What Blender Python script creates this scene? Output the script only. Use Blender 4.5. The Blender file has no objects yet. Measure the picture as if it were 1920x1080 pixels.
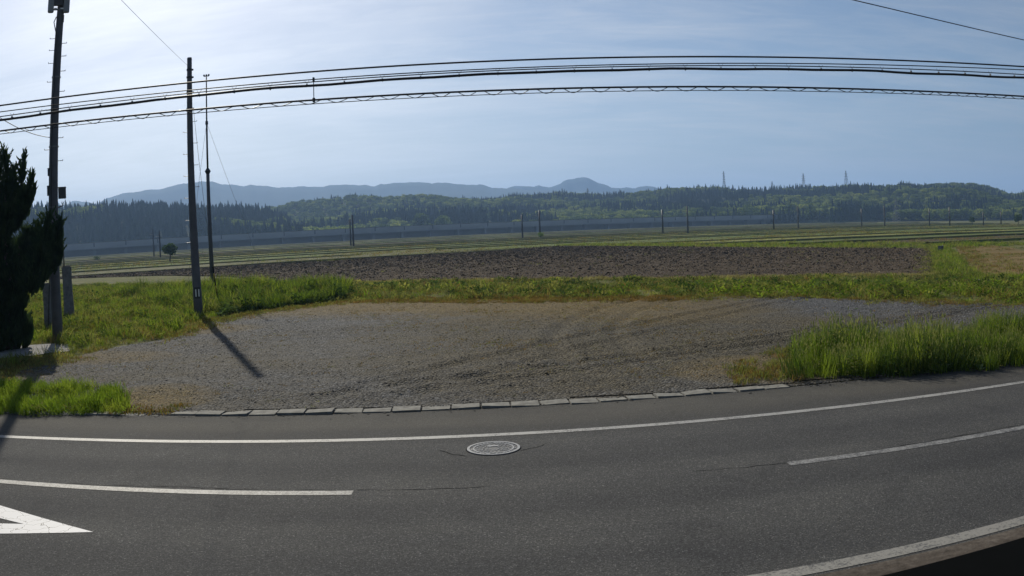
import bpy, math, random
import numpy as np
from mathutils import Vector, Matrix, noise
random.seed(7); RNG = np.random.default_rng(7)
PI = math.pi
S = bpy.context.scene
COL = S.collection

# ------------------------------------------------------------------ camera
CAM_H = 2.7; FPX = 1617.0; KD = 0.042; PITCH = 0.070; ROLL = 0.039
cd = bpy.data.cameras.new("camera"); cam = bpy.data.objects.new("camera", cd); COL.objects.link(cam)
cd.type = 'PANO'
cd.panorama_type = 'FISHEYE_LENS_POLYNOMIAL'
cd.sensor_width = 36.0; cd.sensor_height = 20.25; cd.sensor_fit = 'HORIZONTAL'
cd.fisheye_fov = math.radians(160)
_k = (1920 / 36.0) / FPX
cd.fisheye_polynomial_k0 = 0.0
cd.fisheye_polynomial_k1 = -_k
cd.fisheye_polynomial_k2 = 0.0
cd.fisheye_polynomial_k3 = -KD * _k ** 3
cd.fisheye_polynomial_k4 = 0.0
cd.clip_start = 0.05; cd.clip_end = 60000
cr, sr, cp, sp = math.cos(ROLL), math.sin(ROLL), math.cos(PITCH), math.sin(PITCH)
_r = Vector((cr, -sr * sp, -sr * cp)); _d = Vector((-sr, -cr * sp, -cr * cp)); _f = Vector((0, cp, -sp))
M = Matrix.Identity(4)
for i in range(3):
    M[i][0] = _r[i]; M[i][1] = -_d[i]; M[i][2] = -_f[i]
M[2][3] = CAM_H
cam.matrix_world = M
S.camera = cam

# ------------------------------------------------------------------ sky and sun
SUN_EL = math.radians(31.0); SUN_AZ = math.radians(25.3)      # azimuth measured left of straight ahead (+Y)
w = bpy.data.worlds.new("World"); S.world = w; w.use_nodes = True
nt = w.node_tree; nt.nodes.clear()
def wn(t, **k):
    n = nt.nodes.new(t)
    for a, b in k.items(): setattr(n, a, b)
    return n
out = wn('ShaderNodeOutputWorld'); bg = wn('ShaderNodeBackground'); sky = wn('ShaderNodeTexSky')
sky.sky_type = 'NISHITA'; sky.sun_disc = False; sky.sun_elevation = SUN_EL; sky.sun_rotation = -SUN_AZ
sky.altitude = 50; sky.air_density = 1.0; sky.dust_density = 1.3; sky.ozone_density = 4.0
SKY_STRENGTH = 0.05
bg.inputs['Strength'].default_value = SKY_STRENGTH
# thin cirrus: long streaks mixed over the blue
tc = wn('ShaderNodeTexCoord')
sep = wn('ShaderNodeSeparateXYZ'); nt.links.new(tc.outputs['Generated'], sep.inputs[0])
# project direction on a flat cloud deck
addz = wn('ShaderNodeMath', operation='ADD'); addz.inputs[1].default_value = 0.10; nt.links.new(sep.outputs['Z'], addz.inputs[0])
mx = wn('ShaderNodeMath', operation='MAXIMUM'); mx.inputs[1].default_value = 0.05; nt.links.new(addz.outputs[0], mx.inputs[0])
dx = wn('ShaderNodeMath', operation='DIVIDE'); nt.links.new(sep.outputs['X'], dx.inputs[0]); nt.links.new(mx.outputs[0], dx.inputs[1])
dy = wn('ShaderNodeMath', operation='DIVIDE'); nt.links.new(sep.outputs['Y'], dy.inputs[0]); nt.links.new(mx.outputs[0], dy.inputs[1])
cmb = wn('ShaderNodeCombineXYZ'); nt.links.new(dx.outputs[0], cmb.inputs[0]); nt.links.new(dy.outputs[0], cmb.inputs[1])
def cloud(rot, scl, nscale, lo, hi, detail=8, dist=0.6):
    mp = wn('ShaderNodeMapping'); mp.inputs['Rotation'].default_value = (0, 0, rot); mp.inputs['Scale'].default_value = scl
    nt.links.new(cmb.outputs[0], mp.inputs[0])
    nz = wn('ShaderNodeTexNoise'); nz.inputs['Scale'].default_value = nscale; nz.inputs['Detail'].default_value = detail
    nz.inputs['Roughness'].default_value = 0.62; nz.inputs['Distortion'].default_value = dist
    nt.links.new(mp.outputs[0], nz.inputs['Vector'])
    mr = wn('ShaderNodeMapRange'); mr.inputs['From Min'].default_value = lo; mr.inputs['From Max'].default_value = hi
    nt.links.new(nz.outputs['Fac'], mr.inputs['Value']); return mr
c1 = cloud(0.9, (0.6, 1.3, 1), 1.1, 0.42, 0.72)
c2 = cloud(0.75, (0.45, 1.7, 1), 5.0, 0.44, 0.72, 12, 0.9)
ad = wn('ShaderNodeMath', operation='ADD'); nt.links.new(c1.outputs[0], ad.inputs[0])
m2 = wn('ShaderNodeMath', operation='MULTIPLY'); m2.inputs[1].default_value = 0.5; nt.links.new(c2.outputs[0], m2.inputs[0]); nt.links.new(m2.outputs[0], ad.inputs[1])
m3 = wn('ShaderNodeMath', operation='MULTIPLY', use_clamp=True); m3.inputs[1].default_value = 0.75; nt.links.new(ad.outputs[0], m3.inputs[0])
mix = wn('ShaderNodeMix', data_type='RGBA')
nt.links.new(m3.outputs[0], mix.inputs['Factor']); nt.links.new(sky.outputs[0], mix.inputs[6])
# cloud light = the sky's own brightness, whitened
hsv = wn('ShaderNodeHueSaturation'); hsv.inputs['Saturation'].default_value = 0.40; hsv.inputs['Value'].default_value = 1.18
nt.links.new(sky.outputs[0], hsv.inputs['Color']); nt.links.new(hsv.outputs[0], mix.inputs[7])
nt.links.new(mix.outputs[2], bg.inputs['Color']); nt.links.new(bg.outputs[0], out.inputs['Surface'])

sd = bpy.data.lights.new("sun", 'SUN'); sd.energy = 3.8; sd.angle = math.radians(0.6); sd.color = (1.0, 0.93, 0.79)
sun = bpy.data.objects.new("sun", sd); COL.objects.link(sun)
sdir = Vector((-math.sin(SUN_AZ) * math.cos(SUN_EL), math.cos(SUN_AZ) * math.cos(SUN_EL), math.sin(SUN_EL)))
sun.rotation_euler = sdir.to_track_quat('Z', 'Y').to_euler()
sun.location = (0, 0, 60)
S.view_settings.view_transform = 'Standard'; S.view_settings.look = 'None'
S.view_settings.exposure = 0.52; S.view_settings.gamma = 1.0; S.view_settings.use_curve_mapping = False
S.render.engine = 'CYCLES'
S.cycles.max_bounces = 5; S.cycles.transparent_max_bounces = 6; S.cycles.volume_bounces = 1
S.cycles.use_denoising = True; S.cycles.use_adaptive_sampling = False
S.cycles.caustics_reflective = False; S.cycles.caustics_refractive = False

# ------------------------------------------------------------------ survey: where a sighted point stands in the place
def ray(px, py):
    x = px - 960.0; y = py - 540.0; r = math.hypot(x, y) + 1e-9; t = r / FPX; th = t * (1 + KD * t * t)
    a, b, c = math.sin(th) * x / r, math.sin(th) * y / r, math.cos(th)
    return _r * a + _d * b + _f * c
def gp(px, py, z=0.0):
    v = ray(px, py); t = (CAM_H - z) / -v.z
    return Vector((v.x * t, v.y * t, z))
def at(px, py, dist):                    # the point at that horizontal distance
    v = ray(px, py); t = dist / math.hypot(v.x, v.y)
    return Vector((v.x * t, v.y * t, CAM_H + v.z * t))
def hd(p): return math.hypot(p[0], p[1])

# ------------------------------------------------------------------ builders
def tag(o, label=None, cat=None, group=None, kind=None):
    if label: o['label'] = label
    if cat: o['category'] = cat
    if group: o['group'] = group
    if kind: o['kind'] = kind
    return o
def empty(name, loc=(0, 0, 0), rz=0, **k):
    o = bpy.data.objects.new(name, None); COL.objects.link(o); o.location = loc; o.rotation_euler = (0, 0, rz)
    o.empty_display_size = 0.3
    return tag(o, **k)
class MB:
    def __init__(s): s.v = []; s.f = []; s.uv = []
    def add(s, v, f):
        b = len(s.v); s.v += [tuple(p) for p in v]; s.f += [tuple(i + b for i in q) for q in f]
    def box(s, c, size, rz=0, rx=0, taper=1.0):
        R = Matrix.Rotation(rz, 3, 'Z') @ Matrix.Rotation(rx, 3, 'X'); c = Vector(c)
        h = [x / 2 for x in size]; vs = []
        for z in (-1, 1):
            k = taper if z > 0 else 1
            for x, y in ((-1, -1), (1, -1), (1, 1), (-1, 1)): vs.append(c + R @ Vector((x * h[0] * k, y * h[1] * k, z * h[2])))
        s.add(vs, [(0, 3, 2, 1), (4, 5, 6, 7), (0, 1, 5, 4), (1, 2, 6, 5), (2, 3, 7, 6), (3, 0, 4, 7)])
    def tube(s, pts, rad, n=8, cap=True):
        pts = [Vector(p) for p in pts]; m = len(pts)
        if not hasattr(rad, '__len__'): rad = [rad] * m
        b = len(s.v); prev = None
        for i, p in enumerate(pts):
            t = (pts[min(i + 1, m - 1)] - pts[max(i - 1, 0)]).normalized()
            if prev is None:
                a = t.orthogonal().normalized()
            else:
                a = (prev - t * prev.dot(t)).normalized()
            prev = a; bb = t.cross(a)
            for k in range(n):
                an = 2 * PI * k / n
                s.v.append(tuple(p + (a * math.cos(an) + bb * math.sin(an)) * rad[i]))
        for i in range(m - 1):
            for k in range(n):
                k2 = (k + 1) % n
                s.f.append((b + i * n + k, b + i * n + k2, b + (i + 1) * n + k2, b + (i + 1) * n + k))
        if cap:
            s.f.append(tuple(b + k for k in range(n))[::-1]); s.f.append(tuple(b + (m - 1) * n + k for k in range(n)))
    def build(s, name, mat, parent=None, smooth=False):
        return mesh_obj(name, s.v, s.f, mat, parent, smooth)
def mesh_obj(name, v, f, mat=None, parent=None, smooth=False, link=True):
    me = bpy.data.meshes.new(name)
    if isinstance(v, np.ndarray): v = v.tolist()
    if isinstance(f, np.ndarray): f = f.tolist()
    me.from_pydata(v, [], f); me.update()
    if mat: me.materials.append(mat)
    if smooth: me.polygons.foreach_set('use_smooth', [True] * len(me.polygons))
    o = bpy.data.objects.new(name, me)
    if link: COL.objects.link(o)
    if parent: o.parent = parent
    return o

# ------------------------------------------------------------------ materials
def mat(name):
    m = bpy.data.materials.new(name); m.use_nodes = True; n = m.node_tree; n.nodes.clear()
    o = n.nodes.new('ShaderNodeOutputMaterial'); b = n.nodes.new('ShaderNodeBsdfPrincipled'); n.links.new(b.outputs[0], o.inputs[0])
    b.inputs['Roughness'].default_value = 0.85
    return m, n, b, o
def node(n, t, **k):
    x = n.nodes.new(t)
    for a, b in k.items():
        if a.startswith('i_'): x.inputs[a[2:].replace('_', ' ')].default_value = b
        else: setattr(x, a, b)
    return x
def noise_n(n, vec, scale, detail=4, rough=0.55, dist=0.0):
    x = node(n, 'ShaderNodeTexNoise'); x.inputs['Scale'].default_value = scale; x.inputs['Detail'].default_value = detail
    x.inputs['Roughness'].default_value = rough; x.inputs['Distortion'].default_value = dist
    if vec is not None: n.links.new(vec, x.inputs['Vector'])
    return x.outputs['Fac']
def ramp(n, fac, stops, interp='LINEAR'):
    r = n.nodes.new('ShaderNodeValToRGB'); r.color_ramp.interpolation = interp; e = r.color_ramp.elements
    while len(e) < len(stops): e.new(0.5)
    for i, (p, c) in enumerate(stops): e[i].position = p; e[i].color = (*c, 1) if len(c) == 3 else c
    n.links.new(fac, r.inputs[0]); return r.outputs[0]
def mixc(n, fac, a, b, blend='MIX'):
    x = node(n, 'ShaderNodeMix', data_type='RGBA', blend_type=blend)
    for s, v in ((0, fac), (6, a), (7, b)):
        if hasattr(v, 'links'): n.links.new(v, x.inputs[s])
        elif isinstance(v, (int, float)): x.inputs[s].default_value = v
        else: x.inputs[s].default_value = (*v, 1)
    return x.outputs[2]
def mth(n, op, a, b=0.0, clamp=False):
    x = node(n, 'ShaderNodeMath', operation=op, use_clamp=clamp)
    for s, v in ((0, a), (1, b)):
        if hasattr(v, 'links'): n.links.new(v, x.inputs[s])
        else: x.inputs[s].default_value = v
    return x.outputs[0]
def bump(n, b, h, strength=0.5, dist=0.02):
    x = node(n, 'ShaderNodeBump'); x.inputs['Strength'].default_value = strength; x.inputs['Distance'].default_value = dist
    n.links.new(h, x.inputs['Height']); n.links.new(x.outputs[0], b.inputs['Normal'])
def pos(n): return node(n, 'ShaderNodeNewGeometry').outputs['Position']
def stretched(n, vec, rot, scl):
    mp = node(n, 'ShaderNodeMapping'); mp.inputs['Rotation'].default_value = (0, 0, rot); mp.inputs['Scale'].default_value = scl
    n.links.new(vec, mp.inputs['Vector']); return mp.outputs[0]

def plain(name, col, rough=0.8, metal=0.0, var=0.15, scale=6.0):
    m, n, b, o = mat(name)
    f = noise_n(n, pos(n), scale, 5, 0.6)
    c1 = [max(0, c * (1 - var)) for c in col]; c2 = [c * (1 + var) for c in col]
    n.links.new(ramp(n, f, [(0.3, c1), (0.7, c2)]), b.inputs['Base Color'])
    b.inputs['Roughness'].default_value = rough; b.inputs['Metallic'].default_value = metal
    return m
def leafmat(name, cols, trans=0.35, rough=0.6, scale=0.5, rnd=0.5):
    """foliage: colour from a patchy noise of where it grows and from each plant; lets light through"""
    m, n, b, o = mat(name)
    oi = node(n, 'ShaderNodeObjectInfo')
    f = noise_n(n, pos(n), scale, 3, 0.6)
    f2 = mth(n, 'ADD', mth(n, 'MULTIPLY', f, 1 - rnd), mth(n, 'MULTIPLY', oi.outputs['Random'], rnd))
    k = len(cols); stops = [(0.2 + 0.6 * i / (k - 1), c) for i, c in enumerate(cols)]
    c = ramp(n, f2, stops)
    n.links.new(c, b.inputs['Base Color']); b.inputs['Roughness'].default_value = rough
    b.inputs['Specular IOR Level'].default_value = 0.0
    t = node(n, 'ShaderNodeBsdfTranslucent'); n.links.new(mixc(n, 1.0, c, (1.05, 1.05, 0.65), 'MULTIPLY'), t.inputs['Color'])
    mx = node(n, 'ShaderNodeMixShader'); mx.inputs[0].default_value = trans
    n.links.new(b.outputs[0], mx.inputs[1]); n.links.new(t.outputs[0], mx.inputs[2]); n.links.new(mx.outputs[0], o.inputs[0])
    return m

MAT = {}
MAT['concrete'] = plain('concrete', (0.075, 0.075, 0.078), 0.85, var=0.25, scale=5)
MAT['kerb'] = plain('kerb_concrete', (0.145, 0.140, 0.122), 0.95, var=0.5, scale=7)
MAT['pole'] = plain('pole_concrete', (0.09, 0.09, 0.10), 0.8, var=0.2, scale=3)
MAT['steel'] = plain('galvanised_steel', (0.16, 0.17, 0.18), 0.5, 0.5)
MAT['darksteel'] = plain('dark_steel', (0.03, 0.032, 0.035), 0.5, 0.3)
MAT['rubber'] = plain('cable_sheath', (0.012, 0.012, 0.014), 0.5)
MAT['white'] = plain('white_plastic', (0.75, 0.75, 0.73), 0.5, var=0.05)
MAT['black'] = plain('black_paint', (0.003, 0.0035, 0.0035), 1.0); MAT['black'].node_tree.nodes['Principled BSDF'].inputs['Specular IOR Level'].default_value = 0.02
MAT['yellow'] = plain('yellow_plastic', (0.45, 0.32, 0.03), 0.5)
MAT['bark'] = plain('bark', (0.06, 0.045, 0.035), 0.95, var=0.4, scale=12)
MAT['stone'] = plain('grey_stone', (0.13, 0.13, 0.135), 0.9, var=0.35, scale=8)
MAT['panelw'] = plain('antenna_shell', (0.22, 0.23, 0.24), 0.5, var=0.05)

# asphalt; u runs along the road, v across (world y is close enough to it)
m, n, b, o = mat('asphalt'); P = pos(n)
v1 = node(n, 'ShaderNodeTexVoronoi', feature='F1'); v1.inputs['Scale'].default_value = 95; n.links.new(P, v1.inputs['Vector'])
sepc = node(n, 'ShaderNodeSeparateColor'); n.links.new(v1.outputs['Color'], sepc.inputs[0])
grain = ramp(n, sepc.outputs[0], [(0.0, (0.033, 0.034, 0.035)), (0.45, (0.050, 0.0512, 0.052)), (0.8, (0.065, 0.0665, 0.067)), (0.95, (0.092, 0.093, 0.092)), (1.0, (0.17, 0.17, 0.168))])
big = noise_n(n, P, 0.45, 5, 0.6)
fine = noise_n(n, P, 28, 4, 0.7)
streak = noise_n(n, stretched(n, P, -0.05, (0.12, 1.7, 1)), 1.0, 4, 0.6)
c = mixc(n, 1.0, grain, ramp(n, big, [(0.3, (0.84, 0.84, 0.85)), (0.7, (1.13, 1.12, 1.10))]), 'MULTIPLY')
c = mixc(n, 1.0, c, ramp(n, streak, [(0.3, (0.90, 0.90, 0.92)), (0.7, (1.08, 1.07, 1.06))]), 'MULTIPLY')
c = mixc(n, 1.0, c, ramp(n, fine, [(0.3, (0.75, 0.75, 0.75)), (0.7, (1.2, 1.2, 1.2))]), 'MULTIPLY')
# dust gathers on the shoulder beyond the edge line
sp_ = node(n, 'ShaderNodeSeparateXYZ'); n.links.new(P, sp_.inputs[0])
curve = mth(n, 'ADD', mth(n, 'MULTIPLY', sp_.outputs[0], 0.06), mth(n, 'MULTIPLY', mth(n, 'MULTIPLY', sp_.outputs[0], sp_.outputs[0]), 0.0065))
vv = mth(n, 'SUBTRACT', mth(n, 'SUBTRACT', sp_.outputs[1], curve), mth(n, 'MULTIPLY', big, 0.8))
mr = node(n, 'ShaderNodeMapRange'); mr.inputs['From Min'].default_value = 10.4; mr.inputs['From Max'].default_value = 11.3; n.links.new(vv, mr.inputs[0])
c = mixc(n, mth(n, 'MULTIPLY', mr.outputs[0], 0.5), c, (0.066, 0.061, 0.050))
lane = mth(n, 'SINE', mth(n, 'MULTIPLY', vv, 3.9)); trk = mth(n, 'ADD', mth(n, 'MULTIPLY', lane, 0.25), noise_n(n, stretched(n, P, -0.04, (0.05, 1.2, 1)), 0.9, 5, 0.6))
c = mixc(n, 1.0, c, ramp(n, trk, [(0.25, (0.86, 0.86, 0.87)), (0.8, (1.16, 1.15, 1.12))]), 'MULTIPLY')
blot = noise_n(n, P, 1.1, 6, 0.7, 0.8)
c = mixc(n, 1.0, c, ramp(n, blot, [(0.30, (0.80, 0.80, 0.81)), (0.42, (1.0, 1.0, 1.0)), (0.72, (1.10, 1.09, 1.06))]), 'MULTIPLY')
n.links.new(c, b.inputs['Base Color']); b.inputs['Roughness'].default_value = 0.97; b.inputs['Specular IOR Level'].default_value = 0.2
bump(n, b, mth(n, 'ADD', sepc.outputs[1], fine), 0.8, 0.008); MAT['asphalt'] = m

def paint(name, wear, col=(0.62, 0.62, 0.60)):
    m, n, b, o = mat(name); P = pos(n)
    f = noise_n(n, P, 42, 5, 0.75); g = noise_n(n, P, 2.2, 4, 0.6)
    k = mth(n, 'ADD', mth(n, 'ADD', mth(n, 'MULTIPLY', f, 0.6), mth(n, 'MULTIPLY', noise_n(n, P, 13, 4, 0.7), 0.4)), mth(n, 'MULTIPLY', mth(n, 'SUBTRACT', g, 0.5), 0.30))
    c = ramp(n, k, [(wear - 0.07, (0.055, 0.055, 0.053)), (wear + 0.05, col)])
    n.links.new(c, b.inputs['Base Color']); b.inputs['Roughness'].default_value = 0.7; return m
MAT['paint_far'] = paint('white_road_paint', 0.46, (0.27, 0.265, 0.25))
MAT['paint_worn'] = paint('worn_road_paint', 0.51, (0.22, 0.218, 0.21))
MAT['paint_near'] = paint('dusty_road_paint', 0.46, (0.22, 0.21, 0.185))
MAT['paint_new'] = paint('fresh_road_paint', 0.36, (0.55, 0.55, 0.56))
n = MAT['paint_new'].node_tree; b = n.nodes['Principled BSDF']; old = b.inputs['Base Color'].links[0].from_socket
vc = node(n, 'ShaderNodeTexVoronoi', feature='DISTANCE_TO_EDGE'); vc.inputs['Scale'].default_value = 4.5
wv = node(n, 'ShaderNodeVectorMath', operation='ADD'); nzv = node(n, 'ShaderNodeTexNoise'); nzv.inputs['Scale'].default_value = 7.0; n.links.new(pos(n), nzv.inputs['Vector'])
sv = node(n, 'ShaderNodeVectorMath', operation='SCALE'); sv.inputs['Scale'].default_value = 0.22; n.links.new(nzv.outputs['Color'], sv.inputs[0]); n.links.new(sv.outputs[0], wv.inputs[1]); n.links.new(pos(n), wv.inputs[0]); n.links.new(wv.outputs[0], vc.inputs['Vector'])
ck = mth(n, 'LESS_THAN', mth(n, 'ADD', vc.outputs['Distance'], mth(n, 'MULTIPLY', noise_n(n, pos(n), 3.0), 0.06)), 0.042)
n.links.new(mixc(n, ck, old, (0.05, 0.05, 0.05)), b.inputs['Base Color'])

# gravel
m, n, b, o = mat('gravel'); P = pos(n)
v1 = node(n, 'ShaderNodeTexVoronoi', feature='F1'); v1.inputs['Scale'].default_value = 24; n.links.new(P, v1.inputs['Vector'])
sepc = node(n, 'ShaderNodeSeparateColor'); n.links.new(v1.outputs['Color'], sepc.inputs[0])
st = ramp(n, sepc.outputs[0], [(0.0, (0.022, 0.024, 0.028)), (0.5, (0.066, 0.066, 0.067)), (0.85, (0.112, 0.112, 0.112)), (1.0, (0.20, 0.20, 0.20))])
def lot_colour(n, P, st, r1, r2):
    """brown dust, and rusty moss at the back and left edges of the lot, over the grey stone colour st"""
    brown = ramp(n, r1, [(0.0, (0.026, 0.022, 0.014)), (0.6, (0.074, 0.062, 0.038)), (1.0, (0.14, 0.118, 0.075))])
    zone = noise_n(n, stretched(n, P, 0.25, (0.55, 1.0, 1)), 0.22, 6, 0.62, 0.4); fine = noise_n(n, P, 3.0, 5, 0.7)
    zz = mth(n, 'ADD', zone, mth(n, 'MULTIPLY', mth(n, 'SUBTRACT', fine, 0.5), 0.45))
    sx = node(n, 'ShaderNodeSeparateXYZ'); n.links.new(P, sx.inputs[0]); X_, Y_ = sx.outputs[0], sx.outputs[1]
    def spot(cx, cy, rx, ry):
        a_ = mth(n, 'DIVIDE', mth(n, 'SUBTRACT', X_, cx), rx); b_ = mth(n, 'DIVIDE', mth(n, 'SUBTRACT', Y_, cy), ry)
        return mth(n, 'SUBTRACT', 1.0, mth(n, 'ADD', mth(n, 'MULTIPLY', a_, a_), mth(n, 'MULTIPLY', b_, b_)), True)
    k = mth(n, 'ADD', zz, mth(n, 'MULTIPLY', mth(n, 'POWER', spot(2.2, 22.0, 7.0, 9.5), 0.6), 0.30))
    kk = node(n, 'ShaderNodeMapRange'); kk.inputs['From Min'].default_value = 0.40; kk.inputs['From Max'].default_value = 0.74; n.links.new(k, kk.inputs[0])
    c = mixc(n, mth(n, 'MULTIPLY', kk.outputs[0], 0.9), st, brown)
    s2 = mth(n, 'ADD', mth(n, 'ADD', Y_, mth(n, 'MULTIPLY', X_, 0.40)), mth(n, 'MULTIPLY', mth(n, 'SUBTRACT', zz, 0.5), 14.0))
    mo = node(n, 'ShaderNodeMapRange'); mo.inputs['From Min'].default_value = 23.0; mo.inputs['From Max'].default_value = 29.0; n.links.new(s2, mo.inputs[0])
    rg = node(n, 'ShaderNodeMapRange'); rg.inputs['From Min'].default_value = 9.0; rg.inputs['From Max'].default_value = 4.0; n.links.new(X_, rg.inputs[0])
    m_ = mth(n, 'MULTIPLY', mo.outputs[0], rg.outputs[0])
    for q in ((-6.4, 13.9, 1.3, 1.2), (-10.8, 19.0, 3.0, 1.2), (-9.4, 24.6, 2.0, 1.4), (4.6, 14.9, 1.9, 1.5), (-12.5, 16.2, 2.5, 1.2)):
        m_ = mth(n, 'MAXIMUM', m_, mth(n, 'MULTIPLY', mth(n, 'POWER', spot(*q), 0.5), mth(n, 'MULTIPLY', mth(n, 'SUBTRACT', zz, 0.22), 2.6, True)))
    return mixc(n, mth(n, 'MULTIPLY', m_, 0.9, True), c, ramp(n, r2, [(0.0, (0.055, 0.043, 0.016)), (0.6, (0.145, 0.098, 0.034)), (1.0, (0.22, 0.165, 0.06))]))
c = lot_colour(n, P, st, sepc.outputs[2], sepc.outputs[1])
n.links.new(c, b.inputs['Base Color']); b.inputs['Roughness'].default_value = 0.95; b.inputs['Specular IOR Level'].default_value = 0.15
bump(n, b, v1.outputs['Distance'], 0.9, -0.03); MAT['gravel'] = m

m, n, b, o = mat('gravel_stone'); oi = node(n, 'ShaderNodeObjectInfo')
st = ramp(n, oi.outputs['Random'], [(0.0, (0.048, 0.049, 0.050)), (0.5, (0.086, 0.087, 0.089)), (0.9, (0.14, 0.14, 0.14)), (1.0, (0.30, 0.30, 0.29))])
n.links.new(lot_colour(n, pos(n), st, oi.outputs['Random'], oi.outputs['Random']), b.inputs['Base Color']); b.inputs['Roughness'].default_value = 0.95; b.inputs['Specular IOR Level'].default_value = 0.2; MAT['stonelet'] = m

def soilmat(name, cols, rot=0.0, stretch=(0.3, 1.5, 1), scale=0.5, fscale=6.0, bs=0.6, bd=0.08):
    m, n, b, o = mat(name); P = pos(n)
    a = noise_n(n, stretched(n, P, rot, stretch), scale, 6, 0.65)
    f = noise_n(n, P, fscale, 5, 0.7)
    k = mth(n, 'ADD', mth(n, 'MULTIPLY', a, 0.55), mth(n, 'MULTIPLY', f, 0.45))
    kk = len(cols); c = ramp(n, k, [(0.33 + 0.34 * i / (kk - 1), q) for i, q in enumerate(cols)])
    n.links.new(c, b.inputs['Base Color']); b.inputs['Roughness'].default_value = 1.0; b.inputs['Specular IOR Level'].default_value = 0.05
    bump(n, b, f, bs, bd); return m
MAT['turf'] = soilmat('grassy_ground', [(0.045, 0.048, 0.020), (0.105, 0.110, 0.042), (0.18, 0.16, 0.070)], 0.4, (0.4, 1.2, 1), 0.6, 5)
MAT['soil'] = soilmat('plowed_soil', [(0.040, 0.030, 0.019), (0.088, 0.067, 0.046), (0.16, 0.128, 0.092)], 0.42, (0.4, 1.6, 1), 0.8, 5.0, 1.0, 0.2)
MAT['moss'] = soilmat('dry_moss', [(0.045, 0.050, 0.016), (0.13, 0.085, 0.032), (0.20, 0.14, 0.06)], 0.3, (0.5, 1.2, 1), 0.7, 7)
MAT['tan'] = soilmat('dry_grass_slope', [(0.070, 0.075, 0.026), (0.16, 0.115, 0.050), (0.21, 0.15, 0.075)], -0.6, (0.4, 1.3, 1), 0.25, 3)
MAT['hillground'] = soilmat('forest_floor', [(0.012, 0.020, 0.010), (0.030, 0.045, 0.018)], 0, (1, 1, 1), 0.02, 0.3)
MAT['mountain'] = soilmat('mountain_forest', [(0.014, 0.030, 0.026), (0.026, 0.046, 0.036)], 0, (1, 1, 1), 0.002, 0.02)
MAT['concrete_path'] = soilmat('path_concrete', [(0.17, 0.17, 0.17), (0.26, 0.255, 0.25), (0.34, 0.33, 0.31)], 0, (1, 1, 1), 2, 9, 0.2, 0.01)

# ------------------------------------------------------------------ terrain
def smooth(a, b, x):
    t = np.clip((x - a) / (b - a), 0, 1); return t * t * (3 - 2 * t)
def terr(x, y):
    x = np.asarray(x, float); y = np.asarray(y, float)
    s = (y + 0.48 * x - 31.0) / 1.11
    return -1.0 * smooth(3, 21, s)
def T(x, y): return float(terr(x, y))
def graded(lo, hi, n, core):
    t = np.linspace(-1, 1, n); k = 5.5
    g = np.sinh(k * t) / math.sinh(k)
    return np.where(g < 0, -g * lo, g * hi)
gx = np.unique(np.concatenate([graded(-9000, 9000, 90, 1), np.linspace(-60, 60, 61)]))
gy = np.unique(np.concatenate([np.linspace(-60, 100, 81), 100 + (np.linspace(0, 1, 60) ** 2.5) * 9000, [-900, -300]]))
X, Y = np.meshgrid(gx, gy); Z = terr(X, Y)
near_road = (Y < 13.4) & (Y > -60) & (np.abs(X) < 60)
Z = np.where(Y < 14.0, Z - 0.03, Z)
nx, ny = len(gx), len(gy)
V = np.stack([X.ravel(), Y.ravel(), Z.ravel() - 0.012], 1)
idx = np.arange(nx * ny).reshape(ny, nx)
F = np.stack([idx[:-1, :-1].ravel(), idx[:-1, 1:].ravel(), idx[1:, 1:].ravel(), idx[1:, :-1].ravel()], 1)
ground = mesh_obj('ground', V, F, MAT['turf'], smooth=True); tag(ground, kind='structure')

# ------------------------------------------------------------------ the road
def ycurve(x, a, b, c):
    x = np.asarray(x, float); xl = np.clip(x, -14, 14)
    return a + b * xl + c * xl * xl + (b + 2 * c * xl) * (x - xl)
def fitc(pts, c=None):
    g = [gp(*p) for p in pts]; xs = np.array([p.x for p in g]); ys = np.array([p.y for p in g])
    if c is None: k = np.polyfit(xs, ys, 2); return (k[2], k[1], k[0])
    k = np.polyfit(xs, ys - c * xs * xs, 1); return (k[1], k[0], c)
FARL = fitc([(0, 818), (200, 826), (400, 828), (600, 826), (800, 822), (1000, 813), (1200, 799), (1400, 780), (1600, 759), (1760, 740), (1920, 717)])
CENL = fitc([(0, 905), (250, 915), (450, 923), (660, 926), (1480, 871), (1600, 855), (1760, 829), (1920, 801)])
NEARL = fitc([(1465, 1079), (1560, 1061), (1740, 1019), (1920, 977)], CENL[2] * 0.9)
KERB = (FARL[0] + 1.72, FARL[1], FARL[2] * 0.8)
WALL = (NEARL[0] - 1.3, NEARL[1], NEARL[2])
def strip(name, lo, hi, z, m, x0=-60, x1=60, n=121, kind='structure', parent=None):
    xs = np.linspace(x0, x1, n); a = lo(xs); b_ = hi(xs)
    v = [(x, y, z) for x, y in zip(xs, a)] + [(x, y, z) for x, y in zip(xs, b_)]
    f = [(i, i + 1, n + i + 1, n + i) for i in range(n - 1)]
    o = mesh_obj(name, v, f, m, parent)
    if kind: tag(o, kind=kind)
    return o
road = strip('road', lambda x: ycurve(x, *WALL) - 6, lambda x: ycurve(x, *KERB) + 0.02, 0.0, MAT['asphalt'])
def line(name, C, wdt, x0, x1, m, z=0.004):
    return strip(name, lambda x: ycurve(x, *C) - wdt / 2, lambda x: ycurve(x, *C) + wdt / 2, z, m, x0, x1, max(8, int((x1 - x0) * 3)))
line('edge_line', FARL, 0.15, -60, 60, MAT['paint_far'])
line('edge_line', NEARL, 0.17, -60, 60, MAT['paint_near'])
xl = gp(660, 926).x; xr = gp(1480, 871).x
line('centre_line', CENL, 0.15, xl - 6.0, xl, MAT['paint_worn'])
line('centre_line', CENL, 0.15, xr, xr + 6.0, MAT['paint_worn'])
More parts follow.
